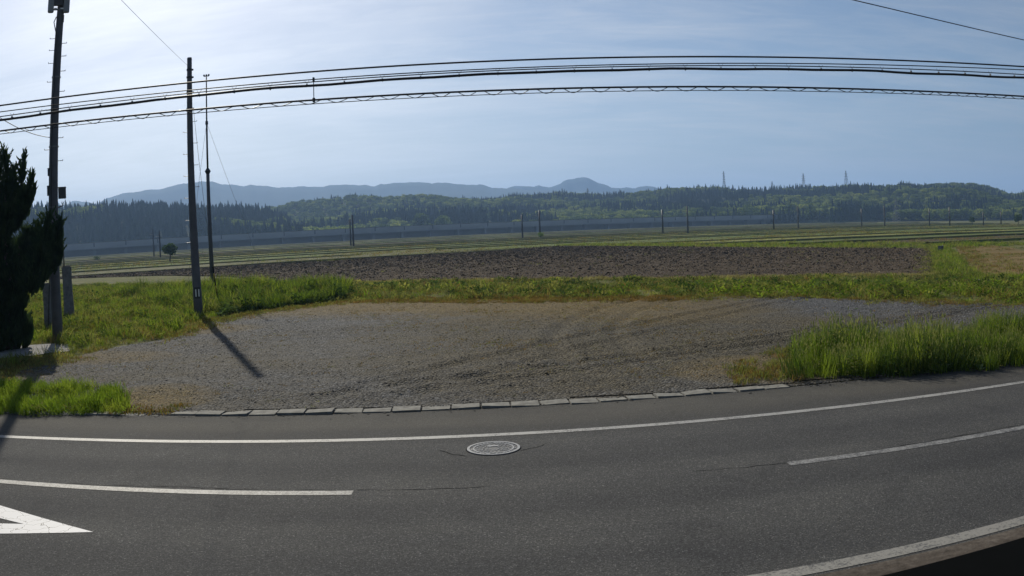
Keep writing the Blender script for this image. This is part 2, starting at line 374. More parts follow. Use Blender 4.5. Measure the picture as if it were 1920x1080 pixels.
line('centre_line', CENL, 0.15, xl - 17, xl - 11, MAT['paint_worn'])
line('centre_line', CENL, 0.15, xr + 11, xr + 17, MAT['paint_worn'])
# tar seam beside the centre line, and fine cracks, as wandering ribbons
MAT['seam'] = plain('tar_seam', (0.014, 0.014, 0.014), 1.0); MAT['seam'].node_tree.nodes['Principled BSDF'].inputs['Specular IOR Level'].default_value = 0.0
def crack(pts, wd, name='road_crack', z=0.002):
    pts = [Vector((p.x, p.y, z)) for p in pts]; v = []; f = []
    q = [pts[0]]
    for a, b_ in zip(pts, pts[1:]):
        m_ = max(2, int((b_ - a).length / 0.12))
        for i in range(1, m_ + 1): q.append(a.lerp(b_, i / m_) + Vector((random.gauss(0, .008), random.gauss(0, .012), 0)))
    for i, p in enumerate(q):
        t = (q[min(i + 1, len(q) - 1)] - q[max(i - 1, 0)]).normalized(); nn = Vector((-t.y, t.x, 0)); ww = wd * random.uniform(0.15, 1.0)
        v += [p + nn * ww / 2, p - nn * ww / 2]
    for i in range(len(q) - 1): f.append((2 * i, 2 * i + 1, 2 * i + 3, 2 * i + 2))
    tag(mesh_obj(name, v, f, MAT['seam']), kind='structure')
crack([gp(x, y) for x, y in ((670, 919), (800, 918), (920, 912))], 0.018)
crack([gp(x, y) for x, y in ((1300, 884), (1400, 876), (1480, 867))], 0.016)
crack([gp(x, y) for x, y in ((1480, 867), (1680, 838), (1920, 795))], 0.020)
crack([gp(x, y) for x, y in ((0, 902), (300, 912), (660, 919))], 0.012)
crack([gp(x, y) for x, y in ((825, 845), (850, 852), (872, 856))], 0.02)
crack([gp(x, y) for x, y in ((976, 845), (1010, 838), (1024, 832))], 0.014)
# diamond marking painted on the near lane
def poly(name, pts, z, m, kind='structure', parent=None):
    o = mesh_obj(name, [(p[0], p[1], z) for p in pts], [tuple(range(len(pts)))], m, parent)
    if kind: tag(o, kind=kind)
    return o
tip = gp(175, 998); u0 = gp(0, 948); l0 = gp(0, 1001); hu = gp(0, 972); hl = gp(0, 982); ht = gp(45, 983)
def ext(a, b_, k): return b_ + (b_ - a) * k
U = ext(tip, u0, 0.25); L = ext(tip, l0, 0.42); HU = ext(ht, hu, 1.7); HL = ext(ht, hl, 1.7)
far_tip = U + L - tip; far_h = HU + HL - ht
v = [(p.x, p.y, 0.004) for p in (tip, U, far_tip, L, ht, HU, far_h, HL)]
tag(mesh_obj('diamond_marking', v, [(0, 1, 5, 4), (1, 2, 6, 5), (2, 3, 7, 6), (3, 0, 4, 7)], MAT['paint_new']), kind='structure')
MAT['gutter'] = soilmat('dirty_gutter', [(0.035, 0.030, 0.025), (0.085, 0.072, 0.060), (0.16, 0.14, 0.12)], 0.3, (0.3, 2, 1), 1.5, 12, 0.5, 0.02)
strip('gutter', lambda x: ycurve(x, *WALL) - 0.3, lambda x: ycurve(x, *NEARL) - 0.13, 0.004, MAT['gutter'])
# black wall along the near side
xs = np.linspace(-0.5, 30, 50)
mb = MB(); y1 = 4.987 + (xs - 2.356) * 0.1617; vv_ = []
for x, y in zip(xs, y1): vv_ += [(x, y, -0.3), (x, y, 0.30), (x, y - 0.02, 0.32), (x, y - 0.9, 0.32), (x, y - 0.9, -0.3)]
ff = [(0, 1, 2, 3, 4)]
for i in range(len(xs) - 1):
    for k in range(4): ff.append((5 * i + k, 5 * i + 5 + k, 5 * i + 6 + k, 5 * i + 1 + k))
blk = mesh_obj('low_wall', vv_, ff, MAT['black']); tag(blk, 'low black wall beyond the near edge line at the bottom right corner', 'wall')

strip('gravel_margin', lambda x: ycurve(x, *KERB) + 0.12, lambda x: ycurve(x, *KERB) + 0.95, -0.002, MAT['gravel'], -12, 12)
# manhole
mc = gp(925.5, 841); mr_ = 0.5 * (gp(976, 839.5) - gp(876, 843)).length
MAT['iron'] = plain('cast_iron', (0.20, 0.205, 0.215), 0.6, 0.1, var=0.3, scale=25)
mh = empty('manhole_cover', (mc.x, mc.y, 0), label='round cast iron manhole cover set in the grey asphalt below the white edge line', cat='manhole cover')
def ring(r0, r1, z0, z1, n=64):
    v = []; f = []
    for i in range(n):
        a = 2 * PI * i / n; c_, s_ = math.cos(a), math.sin(a)
        v += [(r0 * c_, r0 * s_, z0), (r0 * c_, r0 * s_, z1), (r1 * c_, r1 * s_, z1), (r1 * c_, r1 * s_, z0)]
    for i in range(n):
        j = (i + 1) % n
        for k in range(3): f.append((4 * i + k, 4 * j + k, 4 * j + k + 1, 4 * i + k + 1))
    return v, f
v, f = ring(mr_ * 0.90, mr_ * 1.0, 0.003, 0.012); mesh_obj('frame_ring', v, f, MAT['iron'], mh)
v, f = ring(mr_ * 1.0, mr_ * 1.035, 0.001, 0.003); mesh_obj('joint', v, f, MAT['seam'], mh)
mb = MB(); mb.v = [(mr_ * .885 * math.cos(2 * PI * i / 64), mr_ * .885 * math.sin(2 * PI * i / 64), 0.004) for i in range(64)]; mb.f = [tuple(range(64))]
lid = mb.build('lid', plain('iron_lid', (0.028, 0.030, 0.034), 0.6, 0.2), mh)
mb = MB()
v, f = ring(mr_ * 0.72, mr_ * 0.78, 0.004, 0.010, 48); mb.add(v, f)
rr_ = random.Random(3)
for rad, cnt in ((0.83, 40), (0.62, 26), (0.50, 20), (0.38, 15), (0.24, 9)):
    for i in range(cnt):
        a = 2 * PI * i / cnt + rr_.uniform(-.05, .05)
        if rr_.random() < .12: continue
        mb.box((mr_ * rad * math.cos(a), mr_ * rad * math.sin(a), 0.007), (mr_ * .055, mr_ * rr_.uniform(.05, .09), 0.006), a + rr_.uniform(-.3, .3))
mb.box((-0.01, mr_ * .30, 0.008), (mr_ * .42, mr_ * .16, 0.007), 0.05)
mb.build('raised_pattern', MAT['iron'], mh)

# kerb: a course of short concrete blocks
kerb = empty('kerb', (0, 0, 0), kind='structure')
base_st = []
for q in range(3):
    mb = MB(); mb.box((0, 0, 0), (0.434, 0.33, 0.14)); mesh = mb
    st = mesh_obj('kerb_block', mb.v, mb.f, MAT['kerb'], link=False)
    bm = st.data
    for vtx in bm.vertices:
        if vtx.co.z > 0: vtx.co.x *= 0.97 + random.uniform(-.015, .015); vtx.co.y *= 0.96; vtx.co.z += random.uniform(-.008, .008)
    base_st.append(bm)
kx = -22.0; kpts = []
kx_joint = []
while kx < 4.3:
    sl = KERB[1] + 2 * KERB[2] * max(-14, min(14, kx)); a = math.atan(sl); y = float(ycurve(kx, *KERB)) + 0.15
    o = bpy.data.objects.new('kerb_block', random.choice(base_st)); COL.objects.link(o); o.parent = kerb
    full = smooth(-5.0, -3.2, kx) * (1 - smooth(3.0, 4.4, kx))
    top = -0.066 + 0.012 * float(full)
    o.location = (kx, y + random.gauss(0, .014), top + random.gauss(0, .008)); o.rotation_euler = (random.gauss(0, .03), random.gauss(0, .018), a + random.gauss(0, .02)); o.scale = (1, random.uniform(.85, 1.05), 1)
    kx += 0.452 * math.cos(a)

# ------------------------------------------------------------------ the gravel lot
lot_px = [(40, 700), (60, 682), (140, 670), (240, 650), (330, 634), (355, 622), (330, 613), (400, 603), (470, 590), (560, 578), (640, 569), (800, 566), (960, 566), (1130, 563),
          (1300, 560), (1420, 558), (1560, 562), (1700, 568), (1800, 572), (1920, 574)]
lp = [gp(*p) for p in lot_px]
lp += [Vector((30, 20, 0)), Vector((30, 14.5, 0))]
lot_poly = np.array([(p.x, p.y) for p in lp] + [(x, float(ycurve(x, *KERB)) + 0.31) for x in np.linspace(30, -9.5, 40)] + [(-10.5, 14.5)])
def inside(poly, x, y):
    x = np.asarray(x, float); y = np.asarray(y, float); c = np.zeros(x.shape, bool); j = len(poly) - 1
    for i in range(len(poly)):
        xi, yi = poly[i]; xj, yj = poly[j]
        with np.errstate(divide='ignore', invalid='ignore'):
            cond = ((yi > y) != (yj > y)) & (x < (xj - xi) * (y - yi) / (yj - yi + 1e-12) + xi)
        c ^= cond; j = i
    return c
def fnoise(x, y, s, seed=0.0, oct=3):
    x = np.atleast_1d(x); y = np.atleast_1d(y); r = np.zeros(x.shape)
    for i, (a, b_) in enumerate(zip(x.ravel(), y.ravel())):
        r.ravel()[i] = noise.fractal(Vector((a * s, b_ * s, seed)), 1.0, 2.0, oct)
    return r
cs = 0.14
LX, LY = np.meshgrid(np.arange(-14, 30, cs), np.arange(11.5, 36, cs))
nz1 = fnoise(LX, LY, 0.5, 3.1); nz2 = fnoise(LX, LY, 0.5, 9.7)
ins = inside(lot_poly, LX + nz1 * 0.45, np.where(LY < 15.5, LY, LY + nz2 * 0.7))
und = fnoise(LX, LY, 0.28, 5.5, 4) * 0.05 + fnoise(LX, LY, 1.6, 1.5, 3) * 0.015
# tyre ruts sweeping in from the road
rut = np.zeros(LX.shape)
for x_, sl_, cv_ in ((-3.6, .55, .02), (-2.1, .55, .02), (-4.6, 1.5, .05), (-3.0, 1.5, .05), (3.4, -.35, .03), (1.9, -.35, .03)):
    d = np.abs((LX - x_) - sl_ * (LY - 13) - cv_ * (LY - 13) ** 2) / math.hypot(1, sl_); rut += -0.045 * np.exp(-(d / 0.17) ** 2) + 0.022 * np.exp(-((d - .36) / 0.13) ** 2)
und = (und + 0.06 + rut) * smooth(13.2, 15, LY) + 0.012; und = np.maximum(und, 0.004 + 0.01 * (und + 0.1))
keep = ins[:-1, :-1] & ins[1:, :-1] & ins[:-1, 1:] & ins[1:, 1:]
ny2, nx2 = LX.shape; idx = np.arange(nx2 * ny2).reshape(ny2, nx2)
F = np.stack([idx[:-1, :-1][keep], idx[:-1, 1:][keep], idx[1:, 1:][keep], idx[1:, :-1][keep]], 1)
used = np.unique(F); rm = -np.ones(nx2 * ny2, int); rm[used] = np.arange(len(used))
V = np.stack([LX.ravel(), LY.ravel(), und.ravel()], 1)[used]
lot = mesh_obj('gravel_lot', V, rm[F], MAT['gravel'], smooth=True); tag(lot, kind='structure')
def lotz(x, y):
    i = np.clip(((y - 11.5) / cs).round().astype(int), 0, ny2 - 1); j = np.clip(((x + 14) / cs).round().astype(int), 0, nx2 - 1)
    return np.where(ins[i, j], und[i, j], 0.0)

# ------------------------------------------------------------------ scattering
def scatter(name, pts, rot, scl, idx, protos, **k):
    """stuff nobody could count: points carrying instances"""
    pc = bpy.data.collections.new(name + '_kinds')
    for p in protos: pc.objects.link(p)
    me = bpy.data.meshes.new(name); N = len(pts)
    me.vertices.add(N); me.vertices.foreach_set('co', np.asarray(pts, np.float32).ravel())
    a = me.attributes.new('rot', 'FLOAT_VECTOR', 'POINT'); a.data.foreach_set('vector', np.asarray(rot, np.float32).ravel())
    a = me.attributes.new('scl', 'FLOAT_VECTOR', 'POINT'); a.data.foreach_set('vector', np.asarray(scl, np.float32).ravel())
    a = me.attributes.new('idx', 'INT', 'POINT'); a.data.foreach_set('value', np.asarray(idx, np.int32).ravel())
    me.update()
    o = bpy.data.objects.new(name, me); COL.objects.link(o)
    g = bpy.data.node_groups.new(name + '_nodes', 'GeometryNodeTree')
    g.interface.new_socket(name='Geometry', in_out='INPUT', socket_type='NodeSocketGeometry')
    g.interface.new_socket(name='Geometry', in_out='OUTPUT', socket_type='NodeSocketGeometry')
    gi = g.nodes.new('NodeGroupInput'); go = g.nodes.new('NodeGroupOutput')
    ip = g.nodes.new('GeometryNodeInstanceOnPoints'); ci = g.nodes.new('GeometryNodeCollectionInfo')
    ci.inputs['Collection'].default_value = pc; ci.inputs['Separate Children'].default_value = True; ci.inputs['Reset Children'].default_value = True
    def na(nm, dt):
        x = g.nodes.new('GeometryNodeInputNamedAttribute'); x.data_type = dt; x.inputs['Name'].default_value = nm; return x.outputs['Attribute']
    g.links.new(gi.outputs[0], ip.inputs['Points']); g.links.new(ci.outputs[0], ip.inputs['Instance'])
    ip.inputs['Pick Instance'].default_value = True
    g.links.new(na('idx', 'INT'), ip.inputs['Instance Index']); g.links.new(na('rot', 'FLOAT_VECTOR'), ip.inputs['Rotation'])
    g.links.new(na('scl', 'FLOAT_VECTOR'), ip.inputs['Scale']); g.links.new(ip.outputs[0], go.inputs[0])
    md = o.modifiers.new('scatter', 'NODES'); md.node_group = g
    return tag(o, **k)
def blades(nm, nb, h, wd, spread, m, droop=0.35, seed=0, seg=3, heads=0, headm=None):
    r = random.Random(seed); v = []; f = []; hv = []
    for i in range(nb):
        a = r.uniform(0, 2 * PI); d = spread * math.sqrt(r.random()); x0, y0 = d * math.cos(a), d * math.sin(a)
        hh = h * r.uniform(0.5, 1.0); la = r.uniform(0, 2 * PI); dr = droop * hh * r.uniform(0.2, 1.0); wa = r.uniform(0, PI)
        cx, cy = math.cos(wa) * wd / 2, math.sin(wa) * wd / 2; b0 = len(v)
        for s_ in range(seg):
            t = s_ / seg; k = 1 - 0.6 * t; px_, py_ = x0 + math.cos(la) * dr * t * t, y0 + math.sin(la) * dr * t * t
            v += [(px_ - cx * k, py_ - cy * k, hh * t), (px_ + cx * k, py_ + cy * k, hh * t)]
        v.append((x0 + math.cos(la) * dr, y0 + math.sin(la) * dr, hh * (1 - 0.15 * droop)))
        for s_ in range(seg - 1): f.append((b0 + 2 * s_, b0 + 2 * s_ + 1, b0 + 2 * s_ + 3, b0 + 2 * s_ + 2))
        f.append((b0 + 2 * seg - 2, b0 + 2 * seg - 1, b0 + 2 * seg))
        if i < heads:     # a seed head: slim spindle above the blade tips
            hv.append((x0 + math.cos(la) * dr * .4, y0 + math.sin(la) * dr * .4, h * r.uniform(0.85, 1.15), la))
    o = mesh_obj(nm, v, f, m, link=False)
    if heads:
        me = o.data; v2 = [tuple(x.co) for x in me.vertices]; f2 = [tuple(p.vertices) for p in me.polygons]; nmat = len(f2)
        for (x, y, z, la) in hv:
            b0 = len(v2); s_ = wd * 0.28; hl_ = h * 0.14; q = wd * 0.75
            v2 += [(x - s_, y, z * .5), (x + s_, y, z * .5), (x, y, z - hl_), (x - q, y, z - hl_ * .5), (x + q, y, z - hl_ * .5), (x, y, z), (x, y - q, z - hl_ * .5), (x, y + q, z - hl_ * .5)]
            f2 += [(b0, b0 + 1, b0 + 2), (b0 + 2, b0 + 4, b0 + 5, b0 + 3), (b0 + 2, b0 + 7, b0 + 5, b0 + 6)]
        o2 = mesh_obj(nm, v2, f2, m, link=False); o2.data.materials.append(headm)
        for i_, p in enumerate(o2.data.polygons):
            if i_ >= nmat: p.material_index = 1
        o = o2
    return o
def leafy(nm, nl, h, size, spread, m, seed=0):
    r = random.Random(seed); v = []; f = []
    for i in range(nl):
        a = r.uniform(0, 2 * PI); d = spread * math.sqrt(r.random()); z = h * r.uniform(0.15, 1.0) * (1 - 0.5 * d / spread)
        c_ = Vector((d * math.cos(a), d * math.sin(a), z)); s_ = size * r.uniform(.6, 1.2)
        t = Vector((math.cos(a), math.sin(a), r.uniform(-.2, .8))).normalized(); sd_ = t.cross(Vector((0, 0, 1))).normalized()
        b0 = len(v); v += [c_ - t * s_, c_ + sd_ * s_ * .55, c_ + t * s_, c_ - sd_ * s_ * .55]; f.append((b0, b0 + 1, b0 + 2, b0 + 3))
    return mesh_obj(nm, v, f, m, link=False)
def sample_poly(pl, dens, seed=0, thin=None):
    pl = np.array([(p[0], p[1]) for p in pl]); r = np.random.default_rng(seed)
    lo, hi = pl.min(0), pl.max(0); N = int((hi - lo).prod() * dens)
    x = r.uniform(lo[0], hi[0], N); y = r.uniform(lo[1], hi[1], N); k = inside(pl, x, y); x, y = x[k], y[k]
    if thin is not None:
        sc_, th, seed2 = thin; q = fnoise(x, y, sc_, seed2, 3); k = (q + r.uniform(-.15, .15, len(q))) > th; x, y = x[k], y[k]
    return x, y
def gscatter(name, x, y, protos, smin, smax, seed=0, zf=None, tilt=0.15, patch=(0.6, 0.35, 2.2), **k):
    r = np.random.default_rng(seed + 99); N = len(x)
    z = terr(x, y) if zf is None else zf(x, y)
    sc_ = r.uniform(smin, smax, N)
    if patch: sc_ = sc_ * (1 + patch[1] * np.clip(fnoise(x, y, patch[0], patch[2], 2) * 1.6, -1, 1))
    rot = np.stack([r.normal(0, tilt, N), r.normal(0, tilt, N), r.uniform(0, 2 * PI, N)], 1)
    return scatter(name, np.stack([x, y, z], 1), rot, np.stack([sc_] * 3, 1), r.integers(0, len(protos), N), protos, **k)

G_bright = leafmat('bright_grass', [(0.060, 0.105, 0.013), (0.145, 0.225, 0.024), (0.27, 0.325, 0.055)], 0.5, 0.55, 0.8)
G_mid = leafmat('mid_grass', [(0.070, 0.088, 0.028), (0.165, 0.185, 0.055), (0.30, 0.29, 0.10)], 0.45, 0.6, 0.6)
G_dry = leafmat('dry_grass', [(0.09, 0.085, 0.025), (0.20, 0.14, 0.050), (0.29, 0.18, 0.075)], 0.35, 0.7, 0.7)
G_head = leafmat('seed_heads', [(0.16, 0.20, 0.07), (0.28, 0.28, 0.14)], 0.45, 0.8)
G_dark = leafmat('dark_weeds', [(0.028, 0.055, 0.014), (0.070, 0.12, 0.026), (0.14, 0.19, 0.055)], 0.35, 0.5, 0.9)
G_pale = leafmat('pale_weed_leaves', [(0.06, 0.10, 0.03), (0.12, 0.17, 0.07), (0.20, 0.25, 0.13)], 0.35, 0.4, 0.9)
def tall(s0, m=G_bright, hd_=5): return [blades('grass_blades', 30, 0.60, 0.012, 0.18, (G_dark if i >= 2 else m), 0.32, s0 + i, 4, hd_, G_head) for i in range(4)]
def lowg(s0, m=G_mid, h=0.16, nb=16, wd=0.012, sp_=0.13): return [blades('grass_blades', nb, h, wd, sp_, m, 0.7, s0 + i, 2) for i in range(4)]

# right-hand verge: tall grass
vr = [gp(*p) for p in ((1485, 712), (1600, 709), (1700, 706), (1920, 690))] + [Vector((22, 12.5, 0)), Vector((22, 20.5, 0))] + [gp(*p) for p in ((1920, 622), (1840, 628), (1760, 640), (1690, 646), (1620, 650), (1550, 652), (1490, 668))]
x, y = sample_poly(vr, 80, 1)
gscatter('tall_grass', x, y, tall(10) + lowg(20, G_bright, 0.35) + [leafy('weed_leaves', 40, 0.5, 0.035, 0.18, G_mid, 26), leafy('weed_leaves', 40, 0.6, 0.04, 0.2, G_dark, 27), leafy('weed_leaves', 40, 0.55, 0.035, 0.2, G_dark, 28)], 0.6, 1.1, 1, tilt=0.14, patch=(0.9, 0.4, 2.2), label='tall seeding grass on the verge right of the gravel lot', cat='grass', kind='stuff')
vr2 = [gp(*p) for p in ((1380, 724), (1500, 714), (1540, 690), (1500, 655), (1450, 660), (1400, 676), (1360, 700))]
x, y = sample_poly(vr2, 70, 2, (0.9, -0.15, 4.0))
gscatter('short_grass', x, y, lowg(30, G_mid, 0.14) + lowg(34, G_dry, 0.10), 0.7, 1.2, 2, zf=lotz, label='short yellowing grass between the gravel and the right verge', cat='grass', kind='stuff')
# left foreground patch
vl = [gp(*p) for p in ((-60, 778), (120, 778), (236, 776), (238, 752), (215, 735), (120, 728), (0, 722), (-60, 722))]
x, y = sample_poly(vl, 110, 3)
gscatter('bright_grass', x, y, [blades('grass_blades', 20, 0.27, 0.010, 0.12, G_bright, 0.75, 40 + i, 4) for i in range(4)] + [leafy('weed_leaves', 20, 0.2, 0.03, 0.12, G_mid, 46)], 0.6, 1.2, 3, tilt=0.3, patch=(1.5, 0.45, 2.2), label='bright green grass clump by the road left of the gravel', cat='grass', kind='stuff')
vl2 = [gp(*p) for p in ((200, 778), (330, 776), (375, 750), (340, 722), (240, 722), (60, 712), (-40, 716), (-40, 735), (215, 745))]
x, y = sample_poly(vl2, 110, 4, (0.9, -0.2, 8.0))
gscatter('dry_moss_tufts', x, y, lowg(50, G_dry, 0.06, 14, 0.012, 0.12) + lowg(54, G_mid, 0.07)[:1], 0.6, 1.3, 4, label='rusty dry tufts right of the bright roadside grass clump', cat='grass', kind='stuff')
# left meadow between the tree and the utility pole
vm = [gp(*p) for p in ((-80, 690), (20, 688), (60, 676), (140, 664), (240, 645), (330, 630), (345, 612), (400, 598), (420, 575), (400, 548))] + [Vector((-12, 52, 0)), Vector((-17, 66, 0)), Vector((-52, 84, 0)), Vector((-60, 50, 0)), Vector((-46, 30, 0))]
x, y = sample_poly(vm, 30, 5)
pthq = [gp(*p) for p in ((-60, 682), (10, 680), (60, 674), (100, 668), (130, 664), (138, 652), (100, 644), (20, 650), (-60, 658))]; k = ~inside(np.array([(p.x, p.y) for p in pthq]), x, y); x, y = x[k], y[k]
gscatter('meadow_grass', x, y, [blades('grass_blades', 18, 0.34, 0.017, 0.18, G_mid, 0.5, 60 + i, 3) for i in range(3)] + [blades('grass_blades', 18, 0.34, 0.015, 0.18, G_bright, 0.7, 70 + i, 3) for i in range(2)] + [leafy('weed_leaves', 26, 0.28, 0.045, 0.2, G_mid, 75), leafy('weed_leaves', 26, 0.3, 0.05, 0.2, G_dark, 76), blades('grass_blades', 16, 0.3, 0.014, 0.18, G_dry, 0.7, 77, 3)], 0.5, 1.3, 5, tilt=0.3, patch=(0.5, 0.6, 1.0), label='uneven green meadow between the juniper and the bare utility pole', cat='grass', kind='stuff')
# dense bank behind the mast
vb = [gp(*p) for p in ((395, 592), (440, 588), (560, 573), (640, 562), (660, 548))] + [Vector((-9.5, 47, 0)), Vector((-18, 52, 0)), Vector((-22, 44, 0))]
x, y = sample_poly(vb, 30, 6)
gscatter('bank_grass', x, y, [blades('grass_blades', 22, 0.75, 0.018, 0.22, (G_bright, G_mid, G_dark)[i], 0.5, 80 + i, 3) for i in range(3)] + [leafy('weed_leaves', 40, 0.6, 0.06, 0.3, G_dark, 85 + i) for i in range(2)], 0.5, 1.25, 6, tilt=.25, patch=(0.5, .5, 3.0), label='dense tall weeds on the bank behind the slim mast', cat='weeds', kind='stuff')
vb2 = [gp(*p) for p in ((410, 597), (470, 586), (560, 574), (640, 564), (640, 556), (560, 562), (470, 572), (410, 584))]
x, y = sample_poly(vb2, 40, 7)
gscatter('leafy_weeds', x, y, [leafy('weed_leaves', 26, 0.35, 0.07, 0.2, G_dark, 90 + i) for i in range(2)] + [leafy('weed_leaves', 20, 0.3, 0.06, 0.2, G_pale, 95)], 0.7, 1.3, 7, label='broad leaved weeds with pale leaves at the foot of the grassy bank', cat='weeds', kind='stuff')
# strip behind the lot
vs = [gp(*p) for p in ((560, 575), (640, 567), (960, 562), (1300, 558), (1560, 560), (1800, 570), (1920, 572))] + [Vector((40, 12, 0)), Vector((48, 36, 0)), gp(1920, 522, -1), gp(1753, 519, -1), gp(1300, 524, -1), gp(960, 527, -1), gp(640, 531, -1)]
x, y = sample_poly(vs, 15, 8)
gscatter('verge_grass', x, y, lowg(100, G_mid, 0.22, 16, 0.022, 0.22) + lowg(104, G_bright, 0.20, 16, 0.022, 0.22)[:1] + lowg(108, G_dry, 0.16, 14, 0.02, 0.22)[:3] + [leafy('weed_leaves', 24, 0.25, 0.06, 0.22, G_mid, 112), leafy('weed_leaves', 24, 0.3, 0.06, 0.22, G_dark, 113)], 0.4, 1.4, 8, tilt=0.3, patch=(0.45, 0.75, 6.0), label='low green strip between the gravel lot and the plowed field', cat='grass', kind='stuff')
vs2 = [gp(*p) for p in ((1300, 562), (1560, 566), (1800, 574), (1920, 578))] + [Vector((30, 17, 0)), Vector((40, 26, 0)), gp(1920, 545, -.6), gp(1600, 548, -.6), gp(1300, 548, -.6)]
x, y = sample_poly(vs2, 5, 9, (0.35, 0.0, 3.0))
gscatter('verge_weeds', x, y, [leafy('weed_leaves', 30, 0.4, 0.06, 0.25, G_bright, 110 + i) for i in range(3)], 0.6, 1.2, 9, label='bright leafy weeds at the back right of the gravel lot', cat='weeds', kind='stuff')
vs3 = [gp(*p) for p in ((620, 572), (960, 572), (1280, 567), (1300, 560), (960, 556), (700, 560))]
x, y = sample_poly(vs3, 45, 10)
gscatter('dry_edge_grass', x, y, lowg(120, G_dry, 0.09, 16, 0.016, 0.15), 0.6, 1.2, 10, zf=lotz, label='rusty dry grass along the back edge of the gravel lot', cat='grass', kind='stuff')
bp = np.array([(p.x, p.y) for p in [gp(*q) for q in lot_px]]); sg = np.hypot(*(bp[1:] - bp[:-1]).T); cu = np.concatenate([[0], np.cumsum(sg)])
r_ = np.random.default_rng(21); t_ = r_.uniform(0, cu[-1], 9000); x = np.interp(t_, cu, bp[:, 0]) + r_.normal(0, 0.55, 9000); y = np.interp(t_, cu, bp[:, 1]) + r_.normal(0.1, 0.8, 9000)
q_ = fnoise(x, y, 0.45, 4.4, 3) + r_.uniform(-.2, .2, 9000); x, y = x[q_ > -0.1], y[q_ > -0.1]
gscatter('edge_tufts', x, y, lowg(190, G_dry, 0.07, 14, 0.014, 0.14) + lowg(194, G_mid, 0.09, 14, 0.014, 0.14), 0.5, 1.3, 22, zf=lotz, tilt=0.3, label='ragged rusty and green tufts where the gravel meets the grass', cat='grass', kind='stuff')
x, y = sample_poly([gp(*q) for q in ((640, 585), (1000, 580), (1260, 575), (1330, 600), (1300, 660), (1400, 700), (1250, 715), (1000, 700), (760, 680), (650, 640))], 22, 23, (0.5, -0.05, 6.0))
gscatter('dry_stubble', x, y, lowg(230, G_dry, 0.03, 12, 0.008, 0.10) + lowg(234, G_mid, 0.03, 12, 0.008, 0.10)[:1], 0.5, 1.4, 23, zf=lotz, tilt=.4, label='brown dry stubble over the middle of the gravel lot', cat='grass', kind='stuff')
# sparse tufts in the gravel
x, y = sample_poly(lot_poly, 7, 11, (0.35, 0.08, 7.0))
gscatter('gravel_tufts', x, y, lowg(130, G_dry, 0.035, 12, 0.009, 0.10) + lowg(134, G_mid, 0.03, 12, 0.009, 0.10)[:1], 0.5, 1.3, 11, zf=lotz, label='tiny dry tufts scattered through the gravel', cat='grass', kind='stuff')
# stones
prot = []
for i in range(4):
    r = random.Random(i); phi = (1 + 5 ** .5) / 2
    vs_ = [(-1, phi, 0), (1, phi, 0), (-1, -phi, 0), (1, -phi, 0), (0, -1, phi), (0, 1, phi), (0, -1, -phi), (0, 1, -phi), (phi, 0, -1), (phi, 0, 1), (-phi, 0, -1), (-phi, 0, 1)]
    fs_ = [(0, 11, 5), (0, 5, 1), (0, 1, 7), (0, 7, 10), (0, 10, 11), (1, 5, 9), (5, 11, 4), (11, 10, 2), (10, 7, 6), (7, 1, 8), (3, 9, 4), (3, 4, 2), (3, 2, 6), (3, 6, 8), (3, 8, 9), (4, 9, 5), (2, 4, 11), (6, 2, 10), (8, 6, 7), (9, 8, 1)]
    vs_ = [(a * r.uniform(.35, .65), b_ * r.uniform(.35, .65), c_ * r.uniform(.10, .18)) for a, b_, c_ in vs_]
    prot.append(mesh_obj('pebble', vs_, fs_, MAT['stonelet'], link=False))
x, y = sample_poly(lot_poly, 260, 12)
rz = np.random.default_rng(5); k = rz.random(len(x)) < np.clip(1.25 - (y - 13) / 22, .25, 1) * (0.45 + 0.55 * (1 - smooth(0.0, .35, fnoise(x, y, 0.18, 2.0, 3)))); x, y = x[k], y[k]
sx = rz.uniform(-9, 9, 4200); sy = ycurve(sx, *KERB) + 0.32 - np.abs(rz.normal(0, 0.22, 4200)); x, y = np.concatenate([x, sx]), np.concatenate([y, sy])
N = len(x); sc_ = np.exp(rz.normal(math.log(0.0088), 0.42, N))
scatter('gravel', np.stack([x, y, lotz(x, y) + sc_ * .25], 1), rz.uniform(-1, 1, (N, 3)) * [.12, .12, 3.14], np.stack([sc_] * 3, 1), rz.integers(0, 4, N), prot, label='loose grey crushed stones covering the parking lot', cat='gravel', kind='stuff')

# path slab at the left
pth = [gp(*p) for p in ((-60, 676), (10, 672), (60, 668), (96, 662), (128, 660), (140, 655), (148, 647), (100, 645), (20, 650), (-60, 658))]
po = mesh_obj('path', [(p.x, p.y, 0.015) for p in pth], [tuple(range(len(pth)))], MAT['concrete_path']); tag(po, kind='structure')

exec_after = []
# ------------------------------------------------------------------ fields of the plain
ZF = -1.0
soilpoly = [gp(x, y, ZF) for x, y in ((100, 522), (142, 519), (400, 501), (620, 490), (804, 476), (1000, 465), (1054, 462), (1400, 465), (1743, 467), (1753, 515), (1300, 521), (960, 525), (620, 529), (500, 528), (420, 519), (300, 517), (142, 522), (100, 524))]
SP = np.array([(p.x, p.y) for p in soilpoly])
cs3 = 0.45; PX, PY = np.meshgrid(np.arange(SP[:, 0].min(), SP[:, 0].max(), cs3), np.arange(SP[:, 1].min(), SP[:, 1].max(), cs3))
rr2 = np.random.default_rng(3); n1 = rr2.normal(0, 1, PX.shape)
furrow = np.sin((PY * 0.9 + PX * 0.42) * 2 * PI / 1.8) * 0.02
PZ = ZF + 0.07 + furrow + n1 * 0.022
k_ = inside(SP, PX, PY); keep = k_[:-1, :-1] & k_[1:, :-1] & k_[:-1, 1:] & k_[1:, 1:]
idx = np.arange(PX.size).reshape(PX.shape); F = np.stack([idx[:-1, :-1][keep], idx[:-1, 1:][keep], idx[1:, 1:][keep], idx[1:, :-1][keep]], 1)
used = np.unique(F); rm = -np.ones(PX.size, int); rm[used] = np.arange(len(used))
